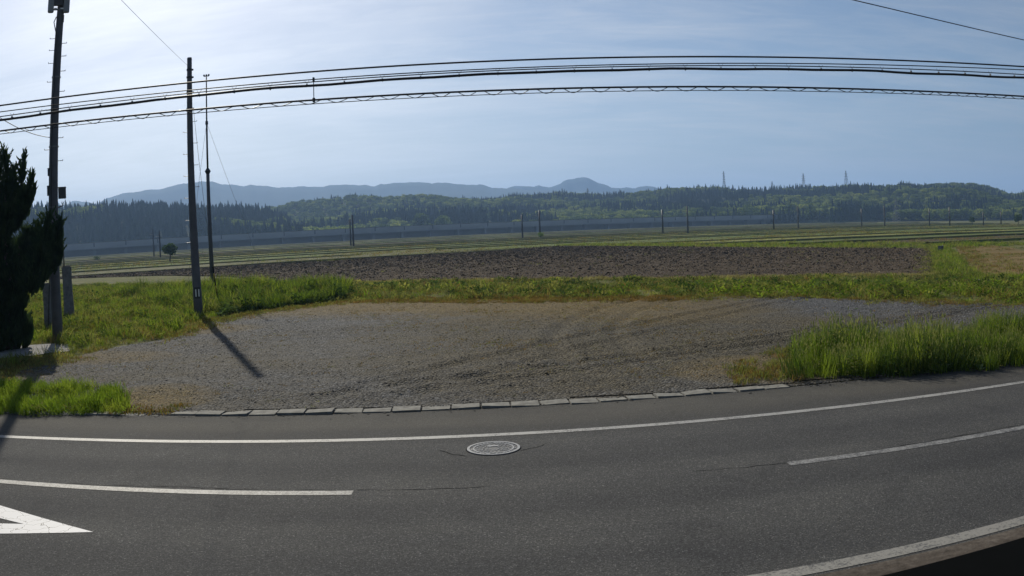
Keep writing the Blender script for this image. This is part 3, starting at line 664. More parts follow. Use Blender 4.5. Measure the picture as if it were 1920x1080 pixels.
tag(mesh_obj('plowed_field', np.stack([PX.ravel(), PY.ravel(), PZ.ravel()], 1)[used], rm[F], MAT['soil']), kind='structure')
r_ = np.random.default_rng(46); N = 2600; ex = np.array([gp(x, y, ZF) for x, y in ((1756, 517), (1750, 492), (1744, 466), (1400, 464), (1060, 461), (804, 475), (620, 489), (400, 500))])
t_ = r_.uniform(0, 1, N) ** 1.4; x = np.interp(t_, np.linspace(0, 1, 8), ex[:, 0]) + r_.normal(-.2, .7, N); y = np.interp(t_, np.linspace(0, 1, 8), ex[:, 1]) + r_.normal(-.3, .8, N)
x2, y2 = sample_poly([tuple(q) for q in SP], 0.16, 47, (0.08, 0.1, 2.0)); x, y = np.concatenate([x, x2]), np.concatenate([y, y2])
gscatter('field_weeds', x, y, lowg(240, G_mid, 0.18, 12, 0.03, 0.3), 0.5, 1.3, 46, tilt=.3, label='straggling weeds round the margin of the plowed field', cat='weeds', kind='stuff')
x, y = sample_poly([tuple(q) for q in SP], 13, 31)
r_ = np.random.default_rng(4); MAT['clod'] = leafmat('soil_clods', [(0.060, 0.044, 0.029), (0.130, 0.098, 0.066), (0.24, 0.19, 0.132)], 0.0, 1.0, 0.15, 0.7)
cl = []
for o_ in prot:
    c_ = o_.copy(); c_.data = o_.data.copy(); c_.data.materials.clear(); c_.data.materials.append(MAT['clod']); c_.name = 'clod'; cl.append(c_)
N = len(x); sc_ = np.exp(r_.normal(math.log(0.045), 0.45, N)) * np.clip(np.hypot(x, y) / 80, .7, 1.6)
scatter('soil_clods', np.stack([x, y, np.full(N, ZF + 0.075)], 1), r_.uniform(0, 6.28, (N, 3)) * [.2, .2, 1], np.stack([sc_] * 3, 1), r_.integers(0, 4, N), cl, label='dark clods turned up over the plowed field', cat='soil', kind='stuff')
DU = Vector((0.902, 0.432, 0)); DW = Vector((-0.432, 0.902, 0))
def uw(u, w_, z=ZF): p = DU * u + DW * w_; return Vector((p.x, p.y, z))
def fieldmat(name, cols, sc_=0.15, fs=1.5): return soilmat(name, cols, -0.446, (0.25, 3.0, 1), sc_, fs, 0.5, 0.1)
FM = {
 'green': fieldmat('green_field', [(0.055, 0.078, 0.024), (0.10, 0.13, 0.040), (0.15, 0.17, 0.06)]),
 'lime': fieldmat('yellow_green_field', [(0.11, 0.12, 0.036), (0.19, 0.20, 0.060), (0.27, 0.26, 0.10)]),
 'brown': fieldmat('brown_field', [(0.040, 0.034, 0.022), (0.075, 0.060, 0.038), (0.12, 0.10, 0.06)]),
 'straw': fieldmat('straw_field', [(0.055, 0.060, 0.030), (0.11, 0.11, 0.055), (0.20, 0.19, 0.12)]),
 'pale': fieldmat('pale_flower_field', [(0.06, 0.08, 0.035), (0.16, 0.18, 0.12), (0.45, 0.46, 0.42)], 0.3, 2.5),
}
m, n, b, o = mat('flooded_paddy'); b.inputs['Base Color'].default_value = (0.06, 0.06, 0.045, 1); b.inputs['Roughness'].default_value = 0.06
bump(n, b, noise_n(n, pos(n), 0.8, 3), 0.15, 0.02); FM['water'] = m
def parcel(u0, u1, w0, w1, key, z=ZF + 0.03, nm='field'):
    q = [uw(u0, w0, z), uw(u1, w0, z), uw(u1, w1, z), uw(u0, w1, z)]
    tag(mesh_obj(nm, q, [(0, 1, 2, 3)], FM[key]), kind='structure')
rows = [ # w0, w1, [(u from, u to, kind)]
 (71, 87, [(93, 240, 'brown')]), (89, 104, [(84, 260, 'green')]), (106, 124.5, [(82, 280, 'lime')]),
 (127, 147, [(-140, -30, 'pale'), (-30, 60, 'straw')]),
 (148.5, 172, [(-160, -60, 'straw'), (-60, 40, 'green')]),
 (127, 157, [(62, 290, 'green')]),
 (159, 172, [(62, 300, 'green')]),
 (174, 192, [(-200, -20, 'lime'), (-20, 120, 'green'), (121, 330, 'lime')]),
 (194, 214, [(-240, -90, 'green'), (-88, 70, 'lime'), (72, 340, 'green')]),
 (216, 236, [(-260, -40, 'brown'), (-38, 150, 'straw'), (152, 360, 'lime')]),
 (238, 262, [(-300, 40, 'straw'), (42, 380, 'brown')]),
 (264, 300, [(-320, -120, 'green'), (-118, 120, 'brown'), (122, 400, 'straw')]),
 (303, 345, [(-340, 60, 'lime'), (62, 420, 'green')]),
 (348, 400, [(-380, -60, 'brown'), (-58, 200, 'straw'), (202, 460, 'brown')]),
 (403, 450, [(-420, 100, 'green'), (102, 480, 'lime')]),
 (453, 498, [(-60, 200, 'water'), (-440, -62, 'straw'), (202, 500, 'straw')]),
]
for w0, w1, cells in rows:
    for u0_, u1_, key in cells: parcel(u0_, u1_, w0, w1, key, nm='flooded_paddy' if key == 'water' else 'field')
tanp = [gp(x, y, ZF) for x, y in ((1793, 462), (1850, 459), (1900, 466), (1960, 480), (1960, 516), (1860, 519), (1815, 505), (1800, 480))]
tag(mesh_obj('dry_slope', [(p.x, p.y, ZF + 0.05) for p in tanp], [tuple(range(len(tanp)))], MAT['tan']), kind='structure')
# grassy bunds between the fields: low ridges set with tufts
def bund(pts, h=0.35, wd=1.2):
    v = []; f = []; q = []
    for a, b_ in zip(pts, pts[1:]):
        m_ = max(2, int((b_ - a).length / 2.5))
        for i in range(m_): q.append(a.lerp(b_, i / m_))
    q.append(pts[-1])
    for i, p in enumerate(q):
        t = (q[min(i + 1, len(q) - 1)] - q[max(i - 1, 0)]).normalized(); nn = Vector((-t.y, t.x, 0)); hh = h * (1 + .25 * noise.noise(Vector((p.x * .05, p.y * .05, 0)))); ww = wd
        for s_, z_ in ((-.5, -0.05), (-.3, hh * .9), (0.25, hh), (.5, -0.05)): v.append((p.x + nn.x * ww * s_, p.y + nn.y * ww * s_, ZF + z_))
    for i in range(len(q) - 1):
        for k in range(3): f.append((4 * i + k, 4 * i + k + 1, 4 * i + 5 + k, 4 * i + 4 + k))
    tag(mesh_obj('field_bund', v, f, MAT['turf']), kind='structure')
    return q
bl = []
for w_, u0_, u1_ in ((88, 86, 260), (105, 82, 280), (125.5, 82, 290), (70, 95, 230), (125.5, -140, 60), (147.8, -150, 40), (173, -200, 330), (158.5, 60, 300), (193, -240, 340), (215, -260, 360), (237, -300, 380), (263, -320, 400), (301.5, -340, 420), (346.5, -380, 460), (401.5, -420, 480), (451.5, -440, 500)):
    hh = 0.26 + 0.10 * (w_ > 200) + 0.12 * (w_ < 110); bl += bund([uw(u0_, w_), uw(u1_, w_)], hh, 1.2 + w_ / 200)
bx = np.array([p.x for p in bl]); by = np.array([p.y for p in bl])
r_ = np.random.default_rng(8); rep = 5
bx = np.repeat(bx, rep) + r_.normal(0, 1.6, len(bx) * rep); by = np.repeat(by, rep) + r_.normal(0, 0.9, len(by) * rep)
d = np.hypot(bx, by); vis = (by > np.abs(bx) * 1.1) & ~inside(SP, bx, by - 1.0)
bx, by = bx[vis], by[vis]
gscatter('bund_grass', bx, by, lowg(140, G_mid, 0.28, 14, 0.05, 0.5)[:2] + lowg(144, G_dark, 0.35, 14, 0.05, 0.5), 0.6, 1.4, 12, label='grass tufts growing along the ridges between the distant fields', cat='grass', kind='stuff')
x, y = sample_poly([uw(-150, 127), uw(82, 127), uw(82, 72), uw(250, 72), uw(330, 127), uw(380, 262), uw(-300, 262)], 0.34, 33)
k = (y > np.abs(x) * 1.15) & ~inside(SP, x, y); x, y = x[k], y[k]
gscatter('crop_tufts', x, y, lowg(200, G_mid, 0.25, 12, 0.07, 0.7)[:2] + lowg(204, G_dry, 0.2, 12, 0.06, 0.6)[:1] + lowg(205, G_dry, 0.2, 12, 0.06, 0.6)[:2], 0.4, 1.2, 33, patch=(0.03, 0.8, 2.0), label='rough stubble and weeds over the fields of the plain', cat='grass', kind='stuff')
# verge beyond the plowed field
vf = [gp(x, y, ZF) for x, y in ((1040, 461), (1400, 463.5), (1743, 466), (1900, 461), (1960, 460), (1900, 456), (1743, 456), (1400, 457), (1100, 458))]
x, y = sample_poly(vf, 1.6, 13)
gscatter('field_verge_grass', x, y, lowg(150, G_bright, 0.4, 14, 0.05, 0.45) + lowg(154, G_mid, 0.5, 14, 0.05, 0.45), 0.6, 1.3, 13, label='yellow green grass beyond the far edge of the plowed field', cat='grass', kind='stuff')
vd = [gp(x, y, ZF) for x, y in ((1757, 520), (1747, 467), (1775, 462), (1800, 482), (1815, 505), (1850, 521), (1960, 516), (1960, 530), (1757, 528))]
x, y = sample_poly(vd, 7, 14)
gscatter('ditch_grass', x, y, lowg(160, G_bright, 0.4, 14, 0.03, 0.3) + lowg(164, G_mid, 0.4, 14, 0.03, 0.3), 0.6, 1.3, 14, label='lush grass along the ditch right of the plowed field', cat='grass', kind='stuff')
vt = [gp(x, y, ZF) for x, y in ((1793, 462), (1960, 466), (1960, 516), (1860, 519), (1815, 505))]
vt2 = [gp(x, y, ZF) for x, y in ((1793, 462), (1822, 461), (1850, 490), (1880, 518), (1860, 519), (1815, 505))]; xa, ya = sample_poly(vt2, 4.0, 18)
x, y = sample_poly(vt, 2.6, 15, (0.15, 0.0, 1.0)); x, y = np.concatenate([x, xa]), np.concatenate([y, ya])
gscatter('slope_grass', x, y, lowg(170, G_dry, 0.22, 14, 0.03, 0.35) + lowg(174, G_mid, 0.25, 14, 0.03, 0.3), 0.6, 1.2, 15, label='patchy grass on the dry tan slope at the right', cat='grass', kind='stuff')
dq = [gp(x, y, ZF) for x, y in ((1768, 472), (1778, 479), (1796, 495), (1815, 510), (1838, 524), (1860, 536))]
v = []; f = []
for i, p in enumerate(dq):
    t = (dq[min(i + 1, len(dq) - 1)] - dq[max(i - 1, 0)]).normalized(); nn = Vector((-t.y, t.x, 0)); g_ = T(p.x, p.y)
    for s_, z_ in ((-.42, .02), (-.30, .10), (-.26, .10), (-.24, -.2), (.24, -.2), (.26, .10), (.30, .10), (.42, .02)): v.append((p.x + nn.x * s_, p.y + nn.y * s_, g_ + z_))
for i in range(len(dq) - 1):
    for k in range(7): f.append((8 * i + k, 8 * i + k + 1, 8 * i + 9 + k, 8 * i + 8 + k))
tag(mesh_obj('ditch', v, f, MAT['kerb']), kind='structure')
# white blossoms in the pale strip
x, y = sample_poly([uw(-128, 128), uw(-35, 128), uw(-35, 146), uw(-128, 146)], 2.6, 16, (0.06, -0.2, 3.0))
G_white = leafmat('white_blossom', [(0.5, 0.52, 0.46), (0.75, 0.75, 0.70)], 0.5, 0.8)
gscatter('white_flowers', x, y, [leafy('blossom', 14, 0.5, 0.10, 0.35, G_white, 180 + i) for i in range(2)] + lowg(184, G_mid, 0.4, 12, 0.05, 0.4), 0.6, 1.2, 16, label='white blossoming crop in the strip left beyond the plowed field', cat='flowers', kind='stuff')
r_ = np.random.default_rng(44); N = 5200; ex = np.array([gp(x, y, ZF) for x, y in ((560, 530.5), (960, 526), (1300, 522), (1560, 518.5), (1756, 516.5))])
t_ = r_.uniform(0, 1, N); x = np.interp(t_, np.linspace(0, 1, 5), ex[:, 0]); y = np.interp(t_, np.linspace(0, 1, 5), ex[:, 1]) + r_.normal(0, .28, N)
G_straw = leafmat('straw_tufts', [(0.16, 0.14, 0.06), (0.30, 0.27, 0.13), (0.42, 0.38, 0.22)], 0.4, 0.8, 0.8)
gscatter('straw_edge', x, y, lowg(210, G_straw, 0.14, 14, 0.02, 0.25), 0.6, 1.3, 44, tilt=.3, label='pale straw line along the near edge of the plowed field', cat='straw', kind='stuff')
# sluice block at the head of the ditch
sl = gp(1762, 487, ZF); sl = gp(1764, 472, ZF)
sb = empty('sluice_gate', (sl.x, sl.y, ZF), 0.5, label='small dark concrete sluice at the far corner of the plowed field', cat='sluice')
mb = MB(); sb.scale = (.6, .6, .7); mb.box((-.35, 0, .45), (.12, .7, .9)); mb.box((.35, 0, .45), (.12, .7, .9)); mb.box((0, .3, .4), (.58, .1, .8)); mb.build('concrete_frame', MAT['stone'], sb)
mb = MB(); mb.box((0, 0, .5), (.56, .05, .75)); mb.build('gate_plate', MAT['darksteel'], sb)
mb = MB(); mb.box((.45, -.1, .6), (.06, .05, .8)); mb.build('white_post', MAT['white'], sb)

# ------------------------------------------------------------------ overhead cables along the road
PSI = 0.05; WD = 10.4
def on_plane(px, py, wd=WD, psi=PSI):
    v = ray(px, py); k = wd / (v.y * math.cos(psi) - v.x * math.sin(psi)); p = v * k
    return p.x * math.cos(psi) + p.y * math.sin(psi), CAM_H + p.z
def wire_curve(pts, wd=WD, psi=PSI, deg=2):
    a = np.array([on_plane(px, py, wd, psi) for px, py in pts]); k = np.polyfit(a[:, 0], a[:, 1], deg)
    def f(u):
        z = float(np.polyval(k, u)); return Vector((u * math.cos(psi) - wd * math.sin(psi), u * math.sin(psi) + wd * math.cos(psi), z))
    return f
def wire(name, pts, rad, label, cat='cable', wd=WD, group='cables strung along the road', u0=-26, u1=26, wob=0.0, m='rubber'):
    f = wire_curve(pts, wd); mb = MB(); N = 160
    mb.tube([f(u0 + (u1 - u0) * i / N) + Vector((0, 0, wob * noise.noise(Vector((i * .33, rad * 99, 0))))) for i in range(N + 1)], rad, 6)
    o = mb.build(name, MAT[m], None, True); tag(o, label, cat, group); return o, f
wire('overhead_cable', [(0, 197.5), (100, 184.8), (355, 155.5), (588, 134), (780, 122), (960, 113), (1250, 106), (1560, 109), (1750, 116), (1920, 125)], 0.011, 'thin black cable, the topmost of the bundle crossing the sky')
wire('overhead_cable', [(0, 209.5), (355, 170.5), (588, 148.5), (780, 135.5), (960, 128), (1220, 119.5), (1400, 118.5), (1600, 121), (1920, 131)], 0.007, 'thin black cable, second from the top of the bundle crossing the sky', wd=WD + .15)
o3, f3 = wire('overhead_cable', [(0, 218.5), (355, 175.5), (588, 152.5), (780, 140.5), (960, 132.5), (1220, 123), (1400, 122.5), (1600, 126.5), (1920, 140)], 0.007, 'thin black support cable just above the thickest black cable')
ok, fk = wire('overhead_cable', [(0, 224.5), (100, 210.5), (355, 181), (480, 169.5), (588, 161), (780, 147), (960, 138.5), (1250, 129.5), (1400, 129.5), (1600, 132), (1750, 137), (1920, 146.5)], 0.0165, 'thickest black cable of the bundle hung on small clips', wob=0.02)
mb = MB(); mb.box((0, 0, 0.005), (0.012, 0.036, 0.036)); mb.tube([(0, 0, 0.02), (-0.03, 0, 0.07)], 0.002, 4); mb.tube([(0, 0, 0.02), (0.03, 0, 0.07)], 0.002, 4)
hg = mesh_obj('cable_clip', mb.v, mb.f, MAT['rubber'], link=False)
for i in range(52):
    u = -16 + i * 0.47 + 0.0; p = fk(u); o = bpy.data.objects.new('cable_clip', hg.data); COL.objects.link(o); o.parent = ok; o.location = p
om, fm = wire('overhead_cable', [(0, 247), (100, 234), (355, 206), (480, 194.5), (588, 184), (780, 175), (960, 169), (1250, 164.5), (1400, 165), (1600, 167.5), (1750, 172), (1920, 179)], 0.012, 'lower black cable wrapped by a spiral of thin wire')
fl = wire_curve([(0, 253), (355, 213), (588, 190.5), (780, 184), (960, 175.5), (1250, 171.5), (1400, 172), (1600, 173.5), (1920, 184.5)])
mb = MB(); mb.tube([fl(-26 + 52 * i / 120) for i in range(121)], 0.005, 5); mb.build('lower_strand', MAT['rubber'], om, True)
mb = MB(); N = 2600; hp = []
for i in range(N):
    u = -26 + 52 * i / N; a = fm(u); b_ = fl(u); t = 0.5 + 0.56 * math.sin(2 * PI * (u / 0.345 + 0.6 * noise.noise(Vector((u * .3, 0, 0)))))
    p = a.lerp(b_, t); hp.append(p + Vector((0, 0.03 * math.cos(2 * PI * u / 0.345), 0)))
mb.tube(hp, 0.005, 4, False); mb.build('spiral_wire', MAT['rubber'], om, True)
# vertical spacer
pt = Vector(fk(on_plane(588, 150)[0])); p_top = f3(on_plane(588, 150)[0]) + Vector((0, 0, 0.03)); p_bot = fl(on_plane(588, 150)[0])
mb = MB(); mb.tube([p_top, p_bot], 0.006, 6); mb.box(p_top, (0.022, .03, .05)); mb.box(fm(on_plane(588, 150)[0]), (0.03, .03, .05)); tag(mb.build('cable_spacer', MAT['rubber']), 'short vertical spacer tying the upper and lower cables near the bare pole', 'spacer')
# single wires
def free_wire(a, b_, rad, label, sag=0.0, ext_=0.0):
    d_ = b_ - a; mb = MB(); pts = []
    for i in range(25):
        t = -ext_ + (1 + 2 * ext_) * i / 24 if ext_ else i / 24
        p = a + d_ * t; p.z -= sag * 4 * t * (1 - t); pts.append(p)
    mb.tube(pts, rad, 5); o = mb.build('overhead_wire', MAT['rubber'], None, True); tag(o, label, 'wire', 'single wires'); return o
free_wire(at(1600, 0, 13.5), at(1920, 75, 17), 0.009, 'single black wire slanting across the top right corner of the sky', 0.03, 0.6)

# ------------------------------------------------------------------ poles
def axis_pole(name, bpx, tpx, r0, r1, zb=0.0, extra=0.0, **k):
    b0 = gp(*bpx, zb); t0 = at(*tpx, hd(b0)); d_ = (t0 - b0); t0 = t0 + d_.normalized() * extra
    e = empty(name, b0, **k); return e, b0, t0
def pole_body(e, b0, t0, r0, r1, m='pole', n=20):
    mb = MB(); L_ = t0 - b0; seg = 10
    mb.tube([L_ * (i / seg) - (Vector((0, 0, .3)) if i == 0 else Vector()) for i in range(seg + 1)], [r0 + (r1 - r0) * i / seg for i in range(seg + 1)], n)
    return mb.build('shaft', MAT[m], e, True)
# bare concrete pole in the gravel
e2, b2, t2 = axis_pole('utility_pole', (373, 592), (355.3, 110), .17, .09, label='bare tapered concrete utility pole standing at the gravel edge', cat='utility pole')
pole_body(e2, b2, t2, 0.175, 0.092)
L2 = t2 - b2; side = Vector((math.cos(0.35), math.sin(0.35), 0))
mb = MB(); mb.tube([L2 * 0.996, L2 * 1.004], [0.100, 0.085], 20); mb.build('cap', MAT['pole'], e2)
stm = MB(); stm.tube([(0, 0, 0), (0.17, 0, 0)], 0.010, 6); stm.box((0.17, 0, 0.015), (0.014, 0.02, 0.045)); stepmesh = mesh_obj('step', stm.v, stm.f, MAT['steel'], link=False).data
def steps(e, L_, ts, r0, r1, yaw):
    for i, t in enumerate(ts):
        o = bpy.data.objects.new('step', stepmesh); COL.objects.link(o); o.parent = e
        rad = r0 + (r1 - r0) * t; a = yaw if i % 2 == 0 else yaw + PI
        o.location = L_ * t + Vector((math.cos(a), math.sin(a), 0)) * (rad - 0.02); o.rotation_euler = (0, 0, a)
steps(e2, L2, [0.24 + 0.0425 * i for i in range(14)], 0.175, 0.092, 0.35)
for t, w_ in ((0.925, .12), (0.955, .115), (0.865, .125), (0.80, .13)):
    mb = MB(); mb.tube([L2 * t + Vector((0, 0, -.03)), L2 * t + Vector((0, 0, .03))], w_, 16); mb.box(L2 * t + side * w_, (0.07, 0.05, 0.06)); mb.build('clamp_band', MAT['darksteel'], e2)
tp = L2 * ((590 - 547) / 482.0)
toward = Vector((-b2.x, -b2.y, 0)).normalized(); plate = MB(); pc_ = tp + toward * 0.165; yw = math.atan2(toward.y, toward.x) + PI / 2
plate.box(pc_ - toward * .01, (0.23, 0.03, 0.42), yw); plate.build('number_plate', MAT['darksteel'], e2)
for s_ in (-0.052, 0.062):
    mb = MB(); mb.box(pc_ + toward * .012 + Vector((math.cos(yw), math.sin(yw), 0)) * s_, (0.042, 0.012, 0.27), yw); mb.build('white_bar', MAT['white'], e2)
# guy wire with striped guard
g_top = at(363, 207, hd(b2)); g_bot = gp(410, 572)
gw = empty('guy_wire', (g_bot.x, g_bot.y, 0), label='thin guy wire running from the bare pole down to a striped guard in the weeds', cat='guy wire')
mb = MB(); mb.tube([Vector((0, 0, 0)), g_top - g_bot], 0.008, 5); mb.build('wire', MAT['steel'], gw, True)
dg_ = (g_top - g_bot)
for i in range(6):
    mb = MB(); mb.tube([dg_ * (0.01 + i * 0.035), dg_ * (0.01 + (i + 1) * 0.035 - .001)], 0.03, 8); mb.build('guard_sleeve', MAT['black'] if i % 2 else MAT['yellow'], gw, True)
# long wire from the top of the bare pole over the viewer
pw = b2 + L2 * 0.965; dw = at(232, 0, 17.0); free_wire(pw, pw + (dw - pw) * 1.7, 0.005, 'thin wire rising from the bare pole top towards the upper left', 0.05)

# slim weather mast
em, bm_, tm = axis_pole('mast', (400, 548), (387, 144), .1, .03, label='slim steel mast with small sensors on top behind the bare pole', cat='mast')
Lm = tm - bm_; f1 = (548 - 323) / (548 - 144.0); f2 = (548 - 232) / (548 - 144.0)
def tubeseg(a, b_, r, nm, m='darksteel'):
    mb = MB(); mb.tube([Lm * a, Lm * b_], r, 14); return mb.build(nm, MAT[m], em, True)
mb = MB(); mb.tube([Lm * -0.02, Lm * f1], [0.125, 0.095], 14); mb.build('lower_tube', MAT['pole'], em, True)
mb = MB(); mb.tube([Lm * f1, Lm * f2], [0.055, 0.05], 12); mb.build('middle_tube', MAT['darksteel'], em, True)
mb = MB(); mb.tube([Lm * f2, Lm * 1.0], [0.042, 0.03], 12); mb.build('upper_tube', MAT['darksteel'], em, True)
mb = MB(); mb.tube([Lm * (f1 - .012), Lm * f1, Lm * (f1 + .014)], [0.10, 0.17, 0.06], 14); mb.build('flange', MAT['darksteel'], em)
mb = MB(); mb.tube([Lm * (f2 - .008), Lm * (f2 + .008)], [0.085, 0.075], 12); mb.build('collar', MAT['darksteel'], em)
mb = MB(); mb.box(Lm * 1.003, (0.30, 0.04, 0.04)); mb.build('sensor_arm', MAT['darksteel'], em)
for s_ in (-0.14, 0.0, 0.14):
    mb = MB(); c_ = Lm * 1.005 + Vector((s_, 0, 0.03)); mb.tube([c_ + Vector((0, 0, -.05)), c_ + Vector((0, 0, 0)), c_ + Vector((0, 0, .05))], [0.03, 0.06, 0.03], 8); mb.build('sensor', MAT['darksteel'], em)
for k_, (tx, ty, px_) in enumerate(((372, 350, 0), (445, 385, 1))):
    a_ = Lm * f2; v_ = at(tx, ty, hd(bm_) * (0.99 if k_ == 0 else 0.97)) - bm_; kx_ = a_.z / (a_.z - v_.z)
    mb = MB(); mb.tube([a_, a_ + (v_ - a_) * min(kx_, 4.0)], 0.008, 4); mb.build('stay_wire', MAT['steel'], em, True)

# tall pole with antennas and boxes at the left
e1, b1, t1 = axis_pole('utility_pole', (109, 640), (113, 30), .17, .12, extra=1.6, label='tall concrete utility pole carrying antennas and equipment boxes beside the dark juniper', cat='utility pole')
pole_body(e1, b1, t1, 0.175, 0.11)
L1 = t1 - b1; full1 = L1.length; d1 = hd(b1)
def rel1(px, py): return at(px, py, d1) - b1
def frac1(py): return rel1(105, py).z / L1.z
back = Vector((-b1.x, -b1.y, 0)).normalized(); yaw1 = math.atan2(back.y, back.x) + PI / 2
def box_on(nm, px, py, wpx, hpx, dep, m, off=0.0):
    s_ = d1 * math.hypot(1, 0) / FPX * 1.0; mb = MB(); c_ = rel1(px, py) + back * off
    ww, hh = wpx * s_, hpx * s_
    mb.box(c_, (ww, dep, hh), yaw1); mb.box(c_ + Vector((0, 0, hh / 2 + .008)), (ww * 1.06, dep * 1.08, 0.016), yaw1)
    o = mb.build(nm, MAT[m], e1)
    bv = o.modifiers.new('b', 'BEVEL'); bv.width = 0.012; bv.segments = 2; return o
box_on('junction_box', 95, 323, 12, 13, 0.14, 'concrete')
box_on('junction_box', 94, 358, 12, 17, 0.16, 'concrete')
box_on('equipment_box', 116.5, 362, 15, 20, 0.22, 'concrete')
for px_, py_ in ((94, 372), (116, 378), (119, 378)):
    mb = MB(); a_ = rel1(px_, py_); mb.tube([a_, a_ + Vector((0, 0, -.12)), rel1(103, py_ + 14)], 0.012, 6); mb.build('cable_tail', MAT['rubber'], e1, True)
mb = MB()
for pz in ((110, 60), (107.0, 80), (104, 95), (105, 120), (102.5, 150), (100.5, 175), (100.5, 210), (97, 260), (97, 340), (95, 400), (94, 470), (93, 560)): pass
mb.tube([rel1(*q) + back * .16 for q in ((105.5, 34), (101, 44), (104, 60), (106.5, 72), (104.5, 84), (104, 94), (103, 130), (101, 170), (99, 215), (97, 270), (96.5, 340), (96, 420), (93, 520), (91, 610))], 0.016, 6); mb.build('riser_cable', MAT['rubber'], e1, True)
mb = MB(); mb.tube([rel1(120, 500), rel1(119, 465), rel1(118, 440), rel1(113, 425)], 0.02, 6); mb.build('conduit', MAT['steel'], e1, True)
for px_, lean in ((96.5, -0.02), (125.5, 0.05)):
    mb = MB(); c_ = rel1(px_, -2) + back * 0.18; mb.box(c_, (0.20, 0.16, 1.02), yaw1, 0); o = mb.build('antenna_panel', MAT['panelw'], e1)
    bv = o.modifiers.new('b', 'BEVEL'); bv.width = 0.05; bv.segments = 3
mb = MB(); c_ = rel1(110, -6) + back * 0.16; mb.box(c_, (0.28, 0.10, 0.68), yaw1); mb.build('centre_panel', MAT['concrete'], e1)
for py_ in (19.5, 1.5):
    mb = MB(); mb.box(rel1(110.5, py_) + back * .10, (0.52, 0.03, 0.05), yaw1); mb.build('bracket', MAT['steel'], e1)
    for px_ in (104, 116):
        mb = MB(); mb.box(rel1(px_, py_) + back * .24, (0.10, 0.03, 0.035), yaw1); mb.build('bright_clamp', MAT['white'], e1)
mb = MB(); mb.box(rel1(117.5, 36) + back * .05, (0.09, 0.12, 0.20), yaw1); mb.build('relay_box', MAT['concrete'], e1)
steps(e1, L1, [frac1(y_) for y_ in (302, 280, 259, 206, 172, 153, 134, 118, 106, 94, 82, 72)], 0.19, 0.115, 0.35)
for y_ in (145, 275, 388, 414):
    t = frac1(y_); mb = MB(); mb.tube([L1 * t + Vector((0, 0, -.02)), L1 * t + Vector((0, 0, .02))], 0.19 + (0.115 - 0.19) * t + .012, 18); mb.build('clamp_band', MAT['steel'], e1)
a_ = b1 + rel1(97, 258); dl = at(0, 202, 21.0); free_wire(a_, a_ + (dl - a_) * 1.6, 0.011, 'slack wire meeting the antenna pole from the left', 0.25)

# railway poles across the plain
rp = [(289, 482, 429, 0.15), (301, 484, 433, 0.15), (658, 462, 411, .16), (663, 462, 403, .2), (980, 448, 402, .16), (1013, 447, 394, .17), (1243, 439, 393, .17), (1290, 438, 386, .17), (1451, 431, 394, .17), (1497, 430, 386, .17),
      (1616, 425, 391, .16), (1659, 425, 385, .2), (1743, 424, 391, .15), (1781, 424, 388, .17), (1844, 423, 398, .15), (1877, 421, 396, .17)]
rlab = ['thin dark pole, leftmost of the distant line, left of the lone small tree', 'thin dark pole immediately left of the lone small tree', 'shorter of the close pair of dark poles left of the plowed field centre',
        'taller of the close pair of dark poles left of the plowed field centre', 'thin dark pole beyond the plowed field, left of the pole with a bush', 'thin dark pole with a green bush at its foot',
        'distant dark pole beyond the field centre right, left one of its pair', 'tall distant dark pole, right one of the pair beyond the field centre right', 'distant dark pole left of its partner below the second ridge mast',
        'distant dark pole with a bright lower half line, right of its partner', 'distant dark pole below the rightmost ridge mast', 'distant tall pale pole just left of the low lattice tower',
        'short distant pole at the forest foot right of the lattice tower', 'distant dark pole near a round leafy tree at the forest foot', 'short dark distant pole right of the round shrub on the plain', 'distant pale pole closest to the right edge']
for (px_, yb, yt, r), lab in zip(rp, rlab):
    D_ = 262.0 if px_ < 700 else (275 if px_ < 1100 else (285 if px_ < 1400 else (305 if px_ < 1700 else 320)))
    g0 = gp(px_, yb, ZF); D_ = min(max(hd(g0), 230), 400); b0 = at(px_, yb, D_); b0.z = ZF; t0 = at(px_, yt, D_)
    e = empty('railway_pole', b0, label=lab, cat='pole', group='poles along the railway across the plain'); L_ = t0 - b0
    mb = MB(); mb.tube([Vector((0, 0, -.3)), Vector((0, 0, L_.z))], [r * 1.7, r * 1.3], 8); mb.build('shaft', MAT['darksteel'] if yt != 386 and yt != 385 else MAT['pole'], e, True)
    mb = MB(); h_ = L_.z; mb.tube([(0, 0, h_ * .80), (-1.6, .6, h_ * .80)], 0.05, 5); mb.tube([(0, 0, h_ * .92), (-1.2, .5, h_ * .81)], 0.035, 5); mb.build('cantilever', MAT['pole'], e)
    mb = MB(); mb.tube([(0, 0, h_ * .60), (-.25, .1, h_ * .60)], 0.14, 6); mb.build('insulator', MAT['white'] if px_ in (1290, 1243, 1659) else MAT['steel'], e)

# ------------------------------------------------------------------ railway viaduct with noise barrier
va = Vector((-267, 462, ZF)); vdr = Vector((0.892, 0.452, 0)).normalized(); nrm = Vector((vdr.y, -vdr.x, 0))
via = empty('viaduct', (va.x, va.y, ZF), math.atan2(vdr.y, vdr.x), label='long grey railway viaduct with noise barrier running along the foot of the hills', cat='viaduct')
MAT['barrier'] = plain('barrier_concrete', (0.30, 0.31, 0.33), 0.85, var=0.15, scale=0.05)
mb = MB(); mb.box((0, 0, 0), (19.85, 0.25, 2.3)); pmesh = mesh_obj('barrier_panel', mb.v, mb.f, MAT['barrier'], link=False).data
mb = MB(); mb.box((0, 0, 0), (0.55, 0.5, 2.7)); postm = mesh_obj('barrier_post', mb.v, mb.f, MAT['concrete'], link=False).data
mb = MB(); mb.box((0, 0, 0), (1.6, 4.5, 4.0)); pier = mesh_obj('pier', mb.v, mb.f, MAT['barrier'], link=False).data
